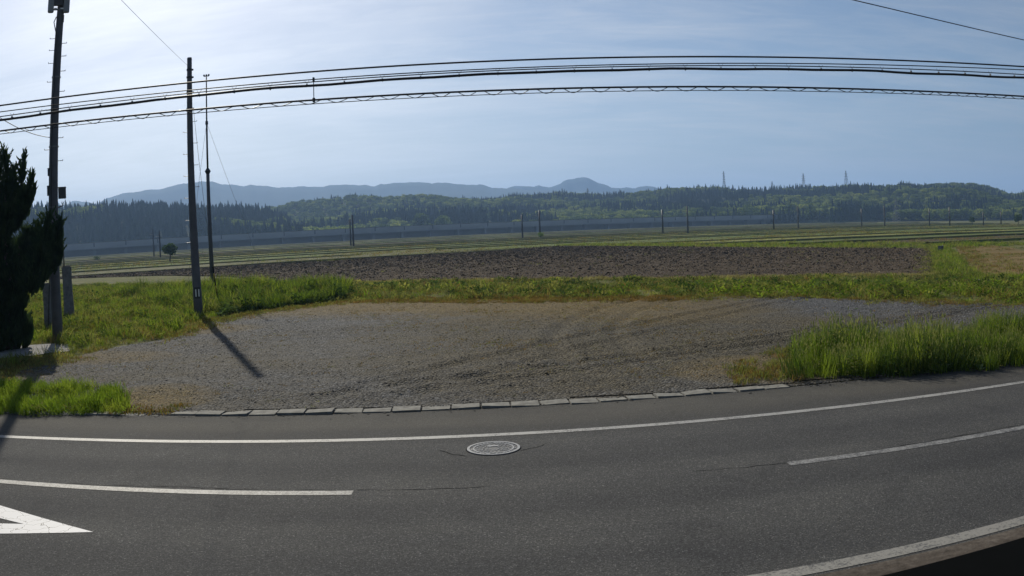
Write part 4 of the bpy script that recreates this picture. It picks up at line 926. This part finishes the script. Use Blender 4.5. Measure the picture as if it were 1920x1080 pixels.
for i in range(-14, 38):
    for md_, z, yy in ((pmesh, 6.45, -5.2), ):
        o = bpy.data.objects.new('barrier_panel', md_); COL.objects.link(o); o.parent = via; o.location = (i * 20 + 10, yy, z)
    o = bpy.data.objects.new('barrier_post', postm); COL.objects.link(o); o.parent = via; o.location = (i * 20, -5.2, 6.5)
    o = bpy.data.objects.new('pier', pier); COL.objects.link(o); o.parent = via; o.location = (i * 20, 0, 2.0)
mb = MB(); mb.box((240, 0, 4.6), (1040, 10.2, 1.35)); mb.build('deck', MAT['barrier'], via)
mb = MB(); mb.box((240, -5.2, 7.68), (1040, 0.55, 0.32)); mb.build('coping', MAT['kerb'], via)
mb = MB(); mb.box((240, 5.6, 3.0), (1040, 0.4, 6.0)); mb.build('rear_wall', MAT['barrier'], via)

# ------------------------------------------------------------------ hills with woods
def interp(pts, xs): p = np.array(pts, float); return np.interp(xs, p[:, 0], p[:, 1])
def hill(name, prof, D, D0, th, n=140, depth=14, jitter=1.0, seed=0.0, x0=None, x1=None):
    x0 = prof[0][0] if x0 is None else x0; x1 = prof[-1][0] if x1 is None else x1
    xs = np.linspace(x0, x1, n); ys = interp(prof, xs); v = []; f = []; grid = []
    for i, (a, b_) in enumerate(zip(xs, ys)):
        p = at(a, b_, D); az = Vector((p.x, p.y, 0)).normalized(); zt = max(p.z - th, ZF + 1)
        row = []
        for j in range(depth + 5):
            t = j / depth
            if t <= 1:
                dd = D0 + (D - D0) * t; prof_ = math.sin(t * PI / 2) ** 1.1
                z = ZF + (zt - ZF) * prof_ + jitter * 9 * noise.fractal(Vector((az.x * dd * .006, dd * .006, seed)), 1, 2, 3) * math.sin(t * PI) 
                z = min(z, zt * (0.15 + 0.85 * t) * 1.35 + 2)
            else:
                dd = D + (D - D0) * (t - 1) * 2; z = zt - (t - 1) * (zt - ZF) * 0.9
            row.append((az.x * dd, az.y * dd, z))
        grid.append(row); v += row
    m_ = depth + 5
    for i in range(n - 1):
        for j in range(m_ - 1): f.append((i * m_ + j, (i + 1) * m_ + j, (i + 1) * m_ + j + 1, i * m_ + j + 1))
    o = mesh_obj(name, v, f, MAT['hillground'], smooth=True); tag(o, kind='structure')
    return np.array(grid)
HA = [(-260, 372), (-60, 374), (60, 378), (130, 382), (200, 380), (300, 379), (360, 381), (420, 380), (470, 382), (500, 386), (522, 392), (540, 402), (556, 416), (570, 434)]
HB = [(380, 396), (520, 389), (560, 381), (600, 380), (640, 375), (660, 372), (690, 370), (720, 374), (740, 370), (780, 367), (830, 365), (860, 367), (900, 368), (940, 367), (960, 361), (1000, 360), (1030, 357), (1050, 354), (1080, 356), (1100, 357), (1140, 361), (1190, 359), (1240, 354), (1260, 351), (1300, 351), (1350, 350), (1400, 351), (1430, 353), (1440, 350), (1480, 351), (1520, 351), (1560, 351), (1590, 347), (1620, 347), (1660, 346), (1690, 341), (1700, 340), (1720, 344), (1745, 341), (1760, 339), (1800, 338), (1830, 339), (1860, 346), (1885, 356), (1892, 359), (1990, 357), (2200, 362)]
gA = hill('hill', HA, 900, 640, 13, seed=1.0)
gB = hill('hill', HB, 1250, 800, 11, n=220, depth=18, jitter=1.6, seed=4.0)
HC = [(380, 412), (560, 410), (660, 396), (760, 388), (850, 392), (950, 384), (1060, 388), (1180, 378), (1300, 384), (1400, 390), (1480, 380), (1600, 386), (1700, 384), (1800, 378), (1900, 384), (2150, 386)]
gC = hill('hill', HC, 960, 735, 11, n=160, depth=12, jitter=1.2, seed=8.0)

# tree kinds of the far woods
C_con = leafmat('conifer_foliage', [(0.010, 0.022, 0.012), (0.018, 0.036, 0.018), (0.030, 0.052, 0.024)], 0.15, 0.8, 0.01, 0.5)
C_dec = leafmat('broadleaf_foliage', [(0.030, 0.055, 0.018), (0.11, 0.155, 0.040), (0.34, 0.38, 0.11)], 0.45, 0.7, 0.009, 0.4)
def conifer(seed, h=13.0, r=2.6):
    rd = random.Random(seed); v = []; f = []
    tiers = 9
    for t in range(tiers):
        z0 = h * (0.08 + 0.86 * t / tiers); rr = r * (1 - t / tiers) ** 0.75 * rd.uniform(.85, 1.15) + 0.15; nb = 9
        zc = z0 + h * 0.19; b0 = len(v); v.append((rd.gauss(0, .1), rd.gauss(0, .1), zc))
        for k in range(nb):
            a = 2 * PI * k / nb + rd.uniform(-.2, .2); q = rr * rd.uniform(.7, 1.2); v.append((q * math.cos(a), q * math.sin(a), z0 + rd.uniform(-.35, .35)))
            a2 = a + PI / nb; q2 = q * .55; v.append((q2 * math.cos(a2), q2 * math.sin(a2), z0 + h * .05))
        for k in range(nb * 2): f.append((b0, b0 + 1 + k, b0 + 1 + (k + 1) % (nb * 2)))
    return mesh_obj('conifer', v, f, C_con, link=False)
def broad(seed, h=10.0, r=4.0, nclump=16, nl=34, ls=0.55, m=None):
    rd = random.Random(seed); v = []; f = []
    for c_ in range(nclump):
        a = rd.uniform(0, 2 * PI); q = r * .68 * math.sqrt(rd.random()); zc = h * rd.uniform(.38, .86); cr_ = r * rd.uniform(.30, .46)
        q *= math.sqrt(max(0.1, 1 - ((zc - h * .55) / (h * .45)) ** 2)); c0 = Vector((q * math.cos(a), q * math.sin(a), zc))
        for l in range(nl):
            d_ = Vector((rd.gauss(0, 1), rd.gauss(0, 1), rd.gauss(0, 1))).normalized(); p = c0 + Vector((d_.x * cr_, d_.y * cr_, d_.z * cr_ * .8)) * rd.uniform(.75, 1.05)
            nn = (d_ + Vector((rd.gauss(0, .5), rd.gauss(0, .5), rd.gauss(0, .5)))).normalized(); t1_ = nn.orthogonal().normalized(); t2_ = nn.cross(t1_); s_ = ls * rd.uniform(.6, 1.3)
            b0 = len(v); v += [p - t1_ * s_, p - t2_ * s_ * .7, p + t1_ * s_, p + t2_ * s_ * .7]; f.append((b0, b0 + 1, b0 + 2, b0 + 3))
    return mesh_obj('broadleaf', v, f, m or C_dec, link=False)
cons = [conifer(i) for i in range(4)]; decs = [broad(20 + i, 11.0, 5.0, 14, 34, 0.7) for i in range(4)]
def wood(name, grid, spacing, decf, seed, label, rows_=(0.0, 1.08), smul=1.0, front_dec=0.0):
    r = np.random.default_rng(seed); n_, m_, _ = grid.shape
    depth = m_ - 5; pts = []; idx = []; scl = []
    for i in range(n_ - 1):
        for j in range(m_ - 1):
            t = j / depth
            if t > rows_[1] or t < rows_[0]: continue
            a, b_, c_, d_ = grid[i, j], grid[i + 1, j], grid[i + 1, j + 1], grid[i, j + 1]
            area = np.linalg.norm(np.cross((b_ - a)[:2], (d_ - a)[:2])) if False else abs((b_ - a)[0] * (d_ - a)[1] - (b_ - a)[1] * (d_ - a)[0])
            for k in range(r.poisson(area / spacing ** 2)):
                s_, q = r.random(), r.random(); p = a + (b_ - a) * s_ + (d_ - a) * q
                nv = noise.fractal(Vector((p[0] * .007, p[1] * .0095, seed * 3.3)), 1, 2, 3) * 1.3 + r.uniform(-.06, .06)
                isd = nv > decf - front_dec * (1 - t) or (name == 'woods' and seed == 2 and t > .78 and r.random() < .82)
                pts.append(p); idx.append((4 + r.integers(0, 4)) if isd else r.integers(0, 4)); s0 = r.uniform(.7, 1.15) * smul
                scl.append((s0 * r.uniform(.9, 1.15), s0 * r.uniform(.9, 1.15), s0 * r.uniform(.85, 1.15)) if not isd else (s0, s0, s0 * .9))
    N = len(pts); rot = np.stack([r.normal(0, .03, N), r.normal(0, .03, N), r.uniform(0, 6.28, N)], 1)
    # names sort: the collection is picked in name order, broadleaf first
    idx = np.array(idx); idx = np.where(idx < 4, idx + 4, idx - 4)
    pr = [o.copy() for o in decs + cons]
    return scatter(name, np.array(pts) - [0, 0, .4], rot, np.array(scl), idx, pr, label=label, cat='woods', kind='stuff')
wood('woods', gA, 6.2, 0.55, 1, 'dark conifer wood on the left hill behind the viaduct')
wood('woods', gB, 7.2, 0.08, 2, 'mixed wood over the long ridge in the middle and right distance', smul=0.8)
wood('woods', gC, 7.0, 0.06, 3, 'lower mixed wood with light green crowns just behind the viaduct', front_dec=0.15)

C_lime = leafmat('lime_foliage', [(0.10, 0.15, 0.03), (0.24, 0.30, 0.06), (0.42, 0.46, 0.12)], 0.45, 0.7, 0.02, 0.5)
limes = [broad(60 + i, 8.0, 4.2, 14, 34, 0.6, C_lime) for i in range(3)]
r_ = np.random.default_rng(12); N = 260; q = [at(px_, 430, D_) for px_, D_ in zip(r_.uniform(566, 668, N), r_.uniform(655, 730, N))]
zz_ = np.array([(hd(p) - 655) / 75 * 5 - 1 for p in q]); P_ = np.array([(p.x, p.y, z) for p, z in zip(q, zz_)])
scatter('grove', P_, r_.uniform(0, 6.28, (N, 3)) * [0, 0, 1], np.repeat(r_.uniform(.5, 1.0, (N, 1)), 3, 1), r_.integers(0, 3, N), limes, label='bright yellow green grove at the foot of the hills right of the dark conifer wood', cat='woods', kind='stuff')
# ------------------------------------------------------------------ far mountains
MP = [(-300, 392), (0, 392), (100, 388), (125, 383), (137, 376.5), (160, 378), (178, 383), (200, 372), (240, 361), (300, 354), (340, 345), (375, 341), (400, 341), (420, 346), (450, 348), (470, 346.5), (500, 350), (525, 351.5), (550, 350), (600, 351), (620, 347), (640, 346), (665, 346), (680, 348), (688, 346.5), (700, 351), (715, 344), (745, 343), (775, 342), (788, 340.5), (812, 345), (832, 341), (850, 345), (880, 346), (905, 347), (920, 351), (945, 353), (1000, 356), (1100, 360), (1300, 366), (2200, 372)]
MP2 = [(800, 360), (900, 357), (945, 353.5), (970, 349), (985, 349), (1000, 350), (1010, 349), (1030, 352), (1045, 347), (1060, 338), (1080, 333), (1095, 333), (1110, 337), (1130, 344), (1145, 352), (1165, 353), (1175, 351), (1190, 352), (1210, 349), (1225, 350), (1240, 354), (1300, 360), (2200, 372)]
def mountains(prof, D, D0, seed):
    n_ = 420; xs = np.linspace(prof[0][0], prof[-1][0], n_); ys = interp(prof, xs); v = []; f = []; m_ = 14
    for a, b_ in zip(xs, ys):
        p = at(a, b_, D); az = Vector((p.x, p.y, 0)).normalized(); zt = p.z + 5.5 * noise.fractal(Vector((a * .045, seed, 0)), 0.8, 2.1, 4)
        for j in range(m_):
            t = j / 9.0
            if t <= 1:
                dd = D0 + (D - D0) * t; z = ZF + (zt - ZF) * t ** 1.2 + (zt * .16) * noise.fractal(Vector((az.x * 14, t * 2.2, seed)), 1, 2, 4) * math.sin(t * PI)
            else: dd = D + (t - 1) * 1200; z = zt * (1 - (t - 1) * 1.4)
            v.append((az.x * dd, az.y * dd, z))
    for i in range(n_ - 1):
        for j in range(m_ - 1): f.append((i * m_ + j, (i + 1) * m_ + j, (i + 1) * m_ + j + 1, i * m_ + j + 1))
    tag(mesh_obj('mountains', v, f, MAT['mountain'], smooth=True), kind='structure')
mountains(MP, 3500, 2500, 2.0); mountains(MP2, 4000, 3600, 7.0)

# ------------------------------------------------------------------ ridge towers
def lattice(px, yb, yt, D, wb, label, arms, grp='lattice towers on the ridge', name='lattice_tower'):
    b0 = at(px, yb, D); t0 = at(px, yt, D); h = t0.z - b0.z; e = empty(name, b0, random.uniform(.1, .5), label=label, cat='tower', group=grp)
    mb = MB(); r_ = 0.16 * D / 1250
    def hw(t): return wb / 2 * (1 - t) ** 1.2 + 0.25
    cs_ = ((-1, -1), (1, -1), (1, 1), (-1, 1))
    for c_ in cs_: mb.tube([(c_[0] * hw(t), c_[1] * hw(t), h * t) for t in np.linspace(0, 1, 6)], r_, 4)
    mb.build('leg_frame', MAT['steel'], e)
    mb = MB(); n_ = 9
    for i in range(n_):
        t0_, t1_ = i / n_, (i + 1) / n_
        for k in range(4):
            a, b_ = cs_[k], cs_[(k + 1) % 4]; mb.tube([(a[0] * hw(t0_), a[1] * hw(t0_), h * t0_), (b_[0] * hw(t1_), b_[1] * hw(t1_), h * t1_)], r_ * .6, 3); mb.tube([(b_[0] * hw(t0_), b_[1] * hw(t0_), h * t0_), (a[0] * hw(t1_), a[1] * hw(t1_), h * t1_)], r_ * .6, 3)
    mb.build('bracing', MAT['steel'], e)
    for t in arms:
        mb = MB(); L_ = wb * .9; mb.tube([(-L_, 0, h * t), (L_, 0, h * t)], r_ * .9, 4); mb.tube([(-L_, 0, h * t), (0, 0, h * (t + .05))], r_ * .6, 3); mb.tube([(L_, 0, h * t), (0, 0, h * (t + .05))], r_ * .6, 3); mb.build('crossarm', MAT['steel'], e)
lattice(1358, 353, 321, 1230, 3.2, 'slender tower with side antennas, leftmost on the ridge', (0.35, .5, .7, .85))
lattice(1448, 353, 340, 1240, 2.6, 'tiny mast top peeping over the ridge right of the slender tower', (0.6,))
lattice(1507, 353, 325, 1230, 4.0, 'lattice pylon on the ridge between the tiny mast and the rightmost pylon', (0.5, .65, .8))
lattice(1587, 350, 320, 1230, 5.0, 'rightmost lattice pylon on the ridge', (0.45, .62, .8))
lattice(1681, 416, 372, 620, 4.2, 'lattice pylon standing at the foot of the wooded hill at the right', (0.55, .72, .88))
lattice(1102, 360, 345 + 8, 1200, 2.4, 'very small pylon on the ridge just right of the domed mountain', (0.6,))

# ------------------------------------------------------------------ the dark juniper
jb = gp(22, 655); J = empty('juniper_tree', (jb.x, jb.y, 0), label='dark flame shaped juniper at the left edge in front of the antenna pole', cat='tree'); dj = hd(jb)
C_jun = leafmat('juniper_foliage', [(0.014, 0.026, 0.014), (0.032, 0.056, 0.026), (0.065, 0.10, 0.042)], 0.25, 0.85, 2.5, 0.0)
def rj(px, py, dd=0.0): return at(px, py, dj + dd) - jb
rd = random.Random(11); v = []; f = []
flames = [((0, 480), (9, 283), 25), ((30, 420), (47, 290), 8), ((14, 440), (24, 330), 9), ((36, 400), (62, 326), 6), ((20, 400), (28, 312), 8), ((-20, 460), (-8, 292), 38), ((-45, 480), (-50, 300), 45), ((45, 520), (70, 418), 24), ((70, 500), (92, 404), 20),
          ((88, 490), (114, 414), 18), ((82, 520), (104, 440), 22), ((0, 600), (6, 430), 55), ((30, 570), (50, 430), 40), ((55, 545), (80, 455), 30), ((-50, 610), (-45, 430), 60), ((10, 640), (6, 560), 48), ((38, 638), (42, 590), 24), ((-60, 640), (-60, 560), 60), ((-20, 660), (-18, 540), 60), ((28, 660), (30, 585), 36), ((6, 610), (12, 480), 46), ((44, 405), (66, 352), 5), ((30, 430), (52, 372), 8), ((100, 500), (112, 455), 12)]
s0 = dj / FPX
for (bx_, by_), (tx_, ty_), rp_ in flames:
    R_ = rp_ * s0; dep = rd.uniform(-.5, .3); A_ = rj(bx_, by_, dep); B_ = rj(tx_, ty_, dep + rd.uniform(-.3, .3)); Lh = (B_ - A_).length; cnt = int(230 * Lh * R_ + 200)
    for i in range(cnt):
        t = rd.random(); wv = math.sin(min(1, (t + .12)) * PI * .93) ** 0.8 * (1 - t * .35) if t < .9 else (1 - t) * 2.2
        rad = R_ * max(.05, wv) * (0.35 + 0.85 * math.sqrt(rd.random())); a = rd.uniform(0, 2 * PI); c_ = A_ + (B_ - A_) * t + Vector((math.cos(a) * rad, math.sin(a) * rad, rd.gauss(0, .05)))
        up = (Vector((math.cos(a) * .5, math.sin(a) * .5, 1.3)) + Vector((rd.gauss(0, .25), rd.gauss(0, .25), 0))).normalized(); ln = rd.uniform(.10, .24) + .16 * (rad > R_ * .9) * rd.random(); sdv = up.cross(Vector((math.cos(a + 1.3), math.sin(a + 1.3), .1))).normalized() * rd.uniform(.025, .055)
        b0 = len(v); v += [c_ - up * ln * .4 - sdv * .6, c_ - up * ln * .4 + sdv * .6, c_ + sdv, c_ + up * ln, c_ - sdv]; f.append((b0, b0 + 1, b0 + 2, b0 + 3, b0 + 4))
for (bx_, by_), (tx_, ty_), rp_ in flames:
    R_ = rp_ * s0; A_ = rj(bx_, by_); B_ = rj(tx_, ty_); ns = int(10 + 26 * (B_ - A_).length * (R_ + .15))
    for i in range(ns):
        t = rd.uniform(.15, .98); a = rd.uniform(0, 2 * PI); wv = math.sin(min(1, (t + .12)) * PI * .93) ** 0.8 * (1 - t * .35)
        c0 = A_ + (B_ - A_) * t + Vector((math.cos(a), math.sin(a), 0)) * R_ * max(.1, wv) * .62
        dr = (Vector((math.cos(a) * .75, math.sin(a) * .75, 1.25)) + Vector((rd.gauss(0, .2), rd.gauss(0, .2), 0))).normalized(); Ls = rd.uniform(.14, .30) + min(.16, R_ * .3)
        for k in range(16):
            u_ = k / 15; c_ = c0 + dr * Ls * u_ + Vector((rd.gauss(0, 1), rd.gauss(0, 1), rd.gauss(0, 1))) * .035 * (1.1 - u_); up = (dr + Vector((rd.gauss(0, .35), rd.gauss(0, .35), rd.gauss(0, .2)))).normalized(); ln = rd.uniform(.06, .12); sdv = up.orthogonal().normalized() * rd.uniform(.012, .028)
            b0 = len(v); v += [c_ - up * ln * .4, c_ + sdv, c_ + up * ln, c_ - sdv]; f.append((b0, b0 + 1, b0 + 2, b0 + 3))
o = mesh_obj('crown', v, f, C_jun, J)
mb = MB()
for (bx_, by_), (tx_, ty_), rp_ in flames:
    A_ = rj(bx_, by_); B_ = rj(tx_, ty_); pts = [A_.lerp(B_, t) for t in (0, .25, .5, .75, .9)]; mb.tube(pts, [rp_ * s0 * k for k in (.25, .38, .28, .12, .01)], 9)
mb.build('inner_foliage', C_jun, J, True)
mb = MB(); mb.tube([(0, 0, -.2), rj(18, 600), rj(14, 540), rj(8, 450), rj(10, 360)], [.22, .19, .16, .1, .03], 10)
for q in ((60, 520), (90, 495), (-30, 480), (40, 440)): mb.tube([rj(14, 560), rj((14 + q[0]) / 2 + 4, (560 + q[1]) / 2 + 12), rj(*q)], [.09, .06, .03], 7)
mb.build('trunk', MAT['bark'], J, True)

# stone pillars beside the antenna pole
def pillar(px, pyb, pyt, wpx, label):
    b0 = gp(px, pyb); D_ = hd(b0); s_ = D_ / FPX; h = (pyb - pyt) * s_; e = empty('stone_pillar', b0, 0.5, label=label, cat='pillar', group='stone pillars in the meadow'); w_ = wpx * s_
    v = []; f = []; nz_ = 9; rd_ = random.Random(int(px))
    for i in range(nz_):
        t = i / (nz_ - 1); k = 1.0 + 0.07 * math.sin(t * 7) + rd_.uniform(-.05, .05)
        for a in range(8):
            an = 2 * PI * (a + .5) / 8; v.append((w_ * .54 * k * math.cos(an), w_ * .45 * k * math.sin(an), h * t))
    for i in range(nz_ - 1):
        for a in range(8): f.append((8 * i + a, 8 * i + (a + 1) % 8, 8 * i + 8 + (a + 1) % 8, 8 * i + 8 + a))
    f.append(tuple(8 * (nz_ - 1) + a for a in range(8))); mesh_obj('shaft', v, f, MAT['stone'], e)
    mb = MB(); mb.box((0, 0, h + .03), (w_ * .75, w_ * .6, .05)); mb.build('pale_top', MAT['kerb'], e)
pillar(131, 598, 503, 19, 'taller grey pillar with a pale top right of the antenna pole')
pillar(93, 618, 536, 17, 'shorter grey pillar with a pale top between the juniper and the antenna pole')

# small trees and shrubs out on the plain
def bush(name, px, yb, yt, wpx, D, m, label, seed, dens=1.0, cat='shrub', trunk=True):
    b0 = at(px, yb, D); b0.z = T(b0.x, b0.y); top = at(px, yt, D).z; h = top - b0.z; r = wpx * D / FPX / 2
    e = empty(name, b0, label=label, cat=cat); ls = max(0.10, h * .055)
    pr = broad(seed, h, r, int(15 * dens), 55, ls, m); o = bpy.data.objects.new('crown', pr.data); COL.objects.link(o); o.parent = e
    if trunk:
        mb = MB(); mb.tube([(0, 0, -.2), (.05 * h, 0, h * .3), (0, .03 * h, h * .6)], [h * .035, h * .028, h * .012], 7)
        for a in (0.3, 2.2, 4.1): mb.tube([(.04 * h, 0, h * .32), (r * .45 * math.cos(a), r * .45 * math.sin(a), h * .62)], [h * .018, h * .008], 5)
        mb.build('trunk', MAT['bark'], e, True)
L_mid = leafmat('shrub_leaves', [(0.025, 0.05, 0.014), (0.05, 0.09, 0.02), (0.09, 0.13, 0.03)], 0.35, 0.6, 0.4, 0.0)
L_lime = leafmat('lime_leaves', [(0.06, 0.11, 0.015), (0.11, 0.18, 0.025), (0.17, 0.23, 0.04)], 0.45, 0.6, 0.8, 0.0)
bush('small_tree', 318, 484, 449, 34, 190, L_mid, 'lone small leafy tree on the plain left of the bare utility pole', 201, 1.3, 'tree')
bush('shrub', 1014, 449, 435, 16, 262, L_lime, 'small green bush at the foot of a distant pole beyond the plowed field', 202, .6)
bush('shrub', 1823, 420, 406, 15, 420, L_mid, 'round shrub on the far plain near the right end of the forest foot', 203, .8)
bush('small_tree', 1909, 424, 401, 18, 380, L_mid, 'conical dark green tree at the far right end of the plain', 204, .8, 'tree')
bush('shrub', 1952, 498, 408, 60, 58, L_lime, 'bright green leafy bush cut by the right edge of the picture', 205, 1.6)
bush('shrub', 1962, 520, 470, 60, 52, L_mid, 'low shrubs under the bright bush at the right edge', 206, 1.4)
bush('shrub', 182, 490, 481, 15, 300, L_mid, 'small faint shrub on the plain at the far left', 207, .6)
for i, (px_, yb, yt, w_, D_, lb) in enumerate(((830, 425, 404, 44, 720, 'rounded light green crown left of the tall field pole pair'), (785, 422, 398, 42, 725, 'wide light green crown left of the rounded one at the forest foot'), (1400, 408, 386, 60, 740, 'broad light green tree group below the slender ridge tower'),
                                            (1775, 414, 392, 34, 700, 'light green tree behind the right end of the field poles'), (1742, 414, 390, 30, 705, 'dim green tree right of the low lattice pylon'))):
    bush('woodland_tree', px_, yb, yt, w_, D_, C_dec, lb, 220 + i, 1.4, 'tree')

# big pale leaves by the road edge in the right verge
e = None
rd = random.Random(5)
for i, (px_, py_) in enumerate(((1690, 703), (1706, 702), (1730, 701), (1755, 699), (1770, 698), (1838, 697))):
    p = gp(px_, py_); lab = ['pale broad leaved weed, leftmost at the road edge under the tall grass', 'pale weed with an upright leaf beside the leftmost roadside weed', 'low pale weed in the middle of the roadside row under the tall grass',
                             'pale weed with long slanting leaves at the road edge', 'bright weed right of the slanting leaved one at the road edge', 'small pale weed, rightmost at the road edge under the tall grass'][i]
    e = empty('weed', (p.x, p.y, 0), label=lab, cat='weed', group='broad leaved weeds at the road edge')
    for k in range(7):
        a = rd.uniform(0, 2 * PI); ln = rd.uniform(.09, .2); z1 = rd.uniform(.05, .16); d_ = Vector((math.cos(a), math.sin(a), 0)); s_ = Vector((-d_.y, d_.x, 0)) * rd.uniform(.02, .035)
        vv_ = [Vector((0, 0, 0)), d_ * ln * .4 + s_ + Vector((0, 0, z1 * .8)), d_ * ln + Vector((0, 0, z1)), d_ * ln * .4 - s_ + Vector((0, 0, z1 * .8))]
        mesh_obj('leaf', vv_, [(0, 1, 2, 3)], G_pale, e)

# ------------------------------------------------------------------ haze: the morning air over the plain
HAZE = 2.2e-4
m = bpy.data.materials.new('air'); m.use_nodes = True; n = m.node_tree; n.nodes.clear(); o_ = n.nodes.new('ShaderNodeOutputMaterial'); pv = n.nodes.new('ShaderNodeVolumePrincipled')
pv.inputs['Color'].default_value = (0.36, 0.56, 0.92, 1); pv.inputs['Density'].default_value = HAZE; pv.inputs['Anisotropy'].default_value = 0.25; n.links.new(pv.outputs[0], o_.inputs['Volume'])
mb = MB(); mb.box((0, 3900, 205), (19500, 10200, 414)); hz = mb.build('haze', m); tag(hz, kind='stuff')
hz['label'] = 'thin blue morning haze over the plain and hills'
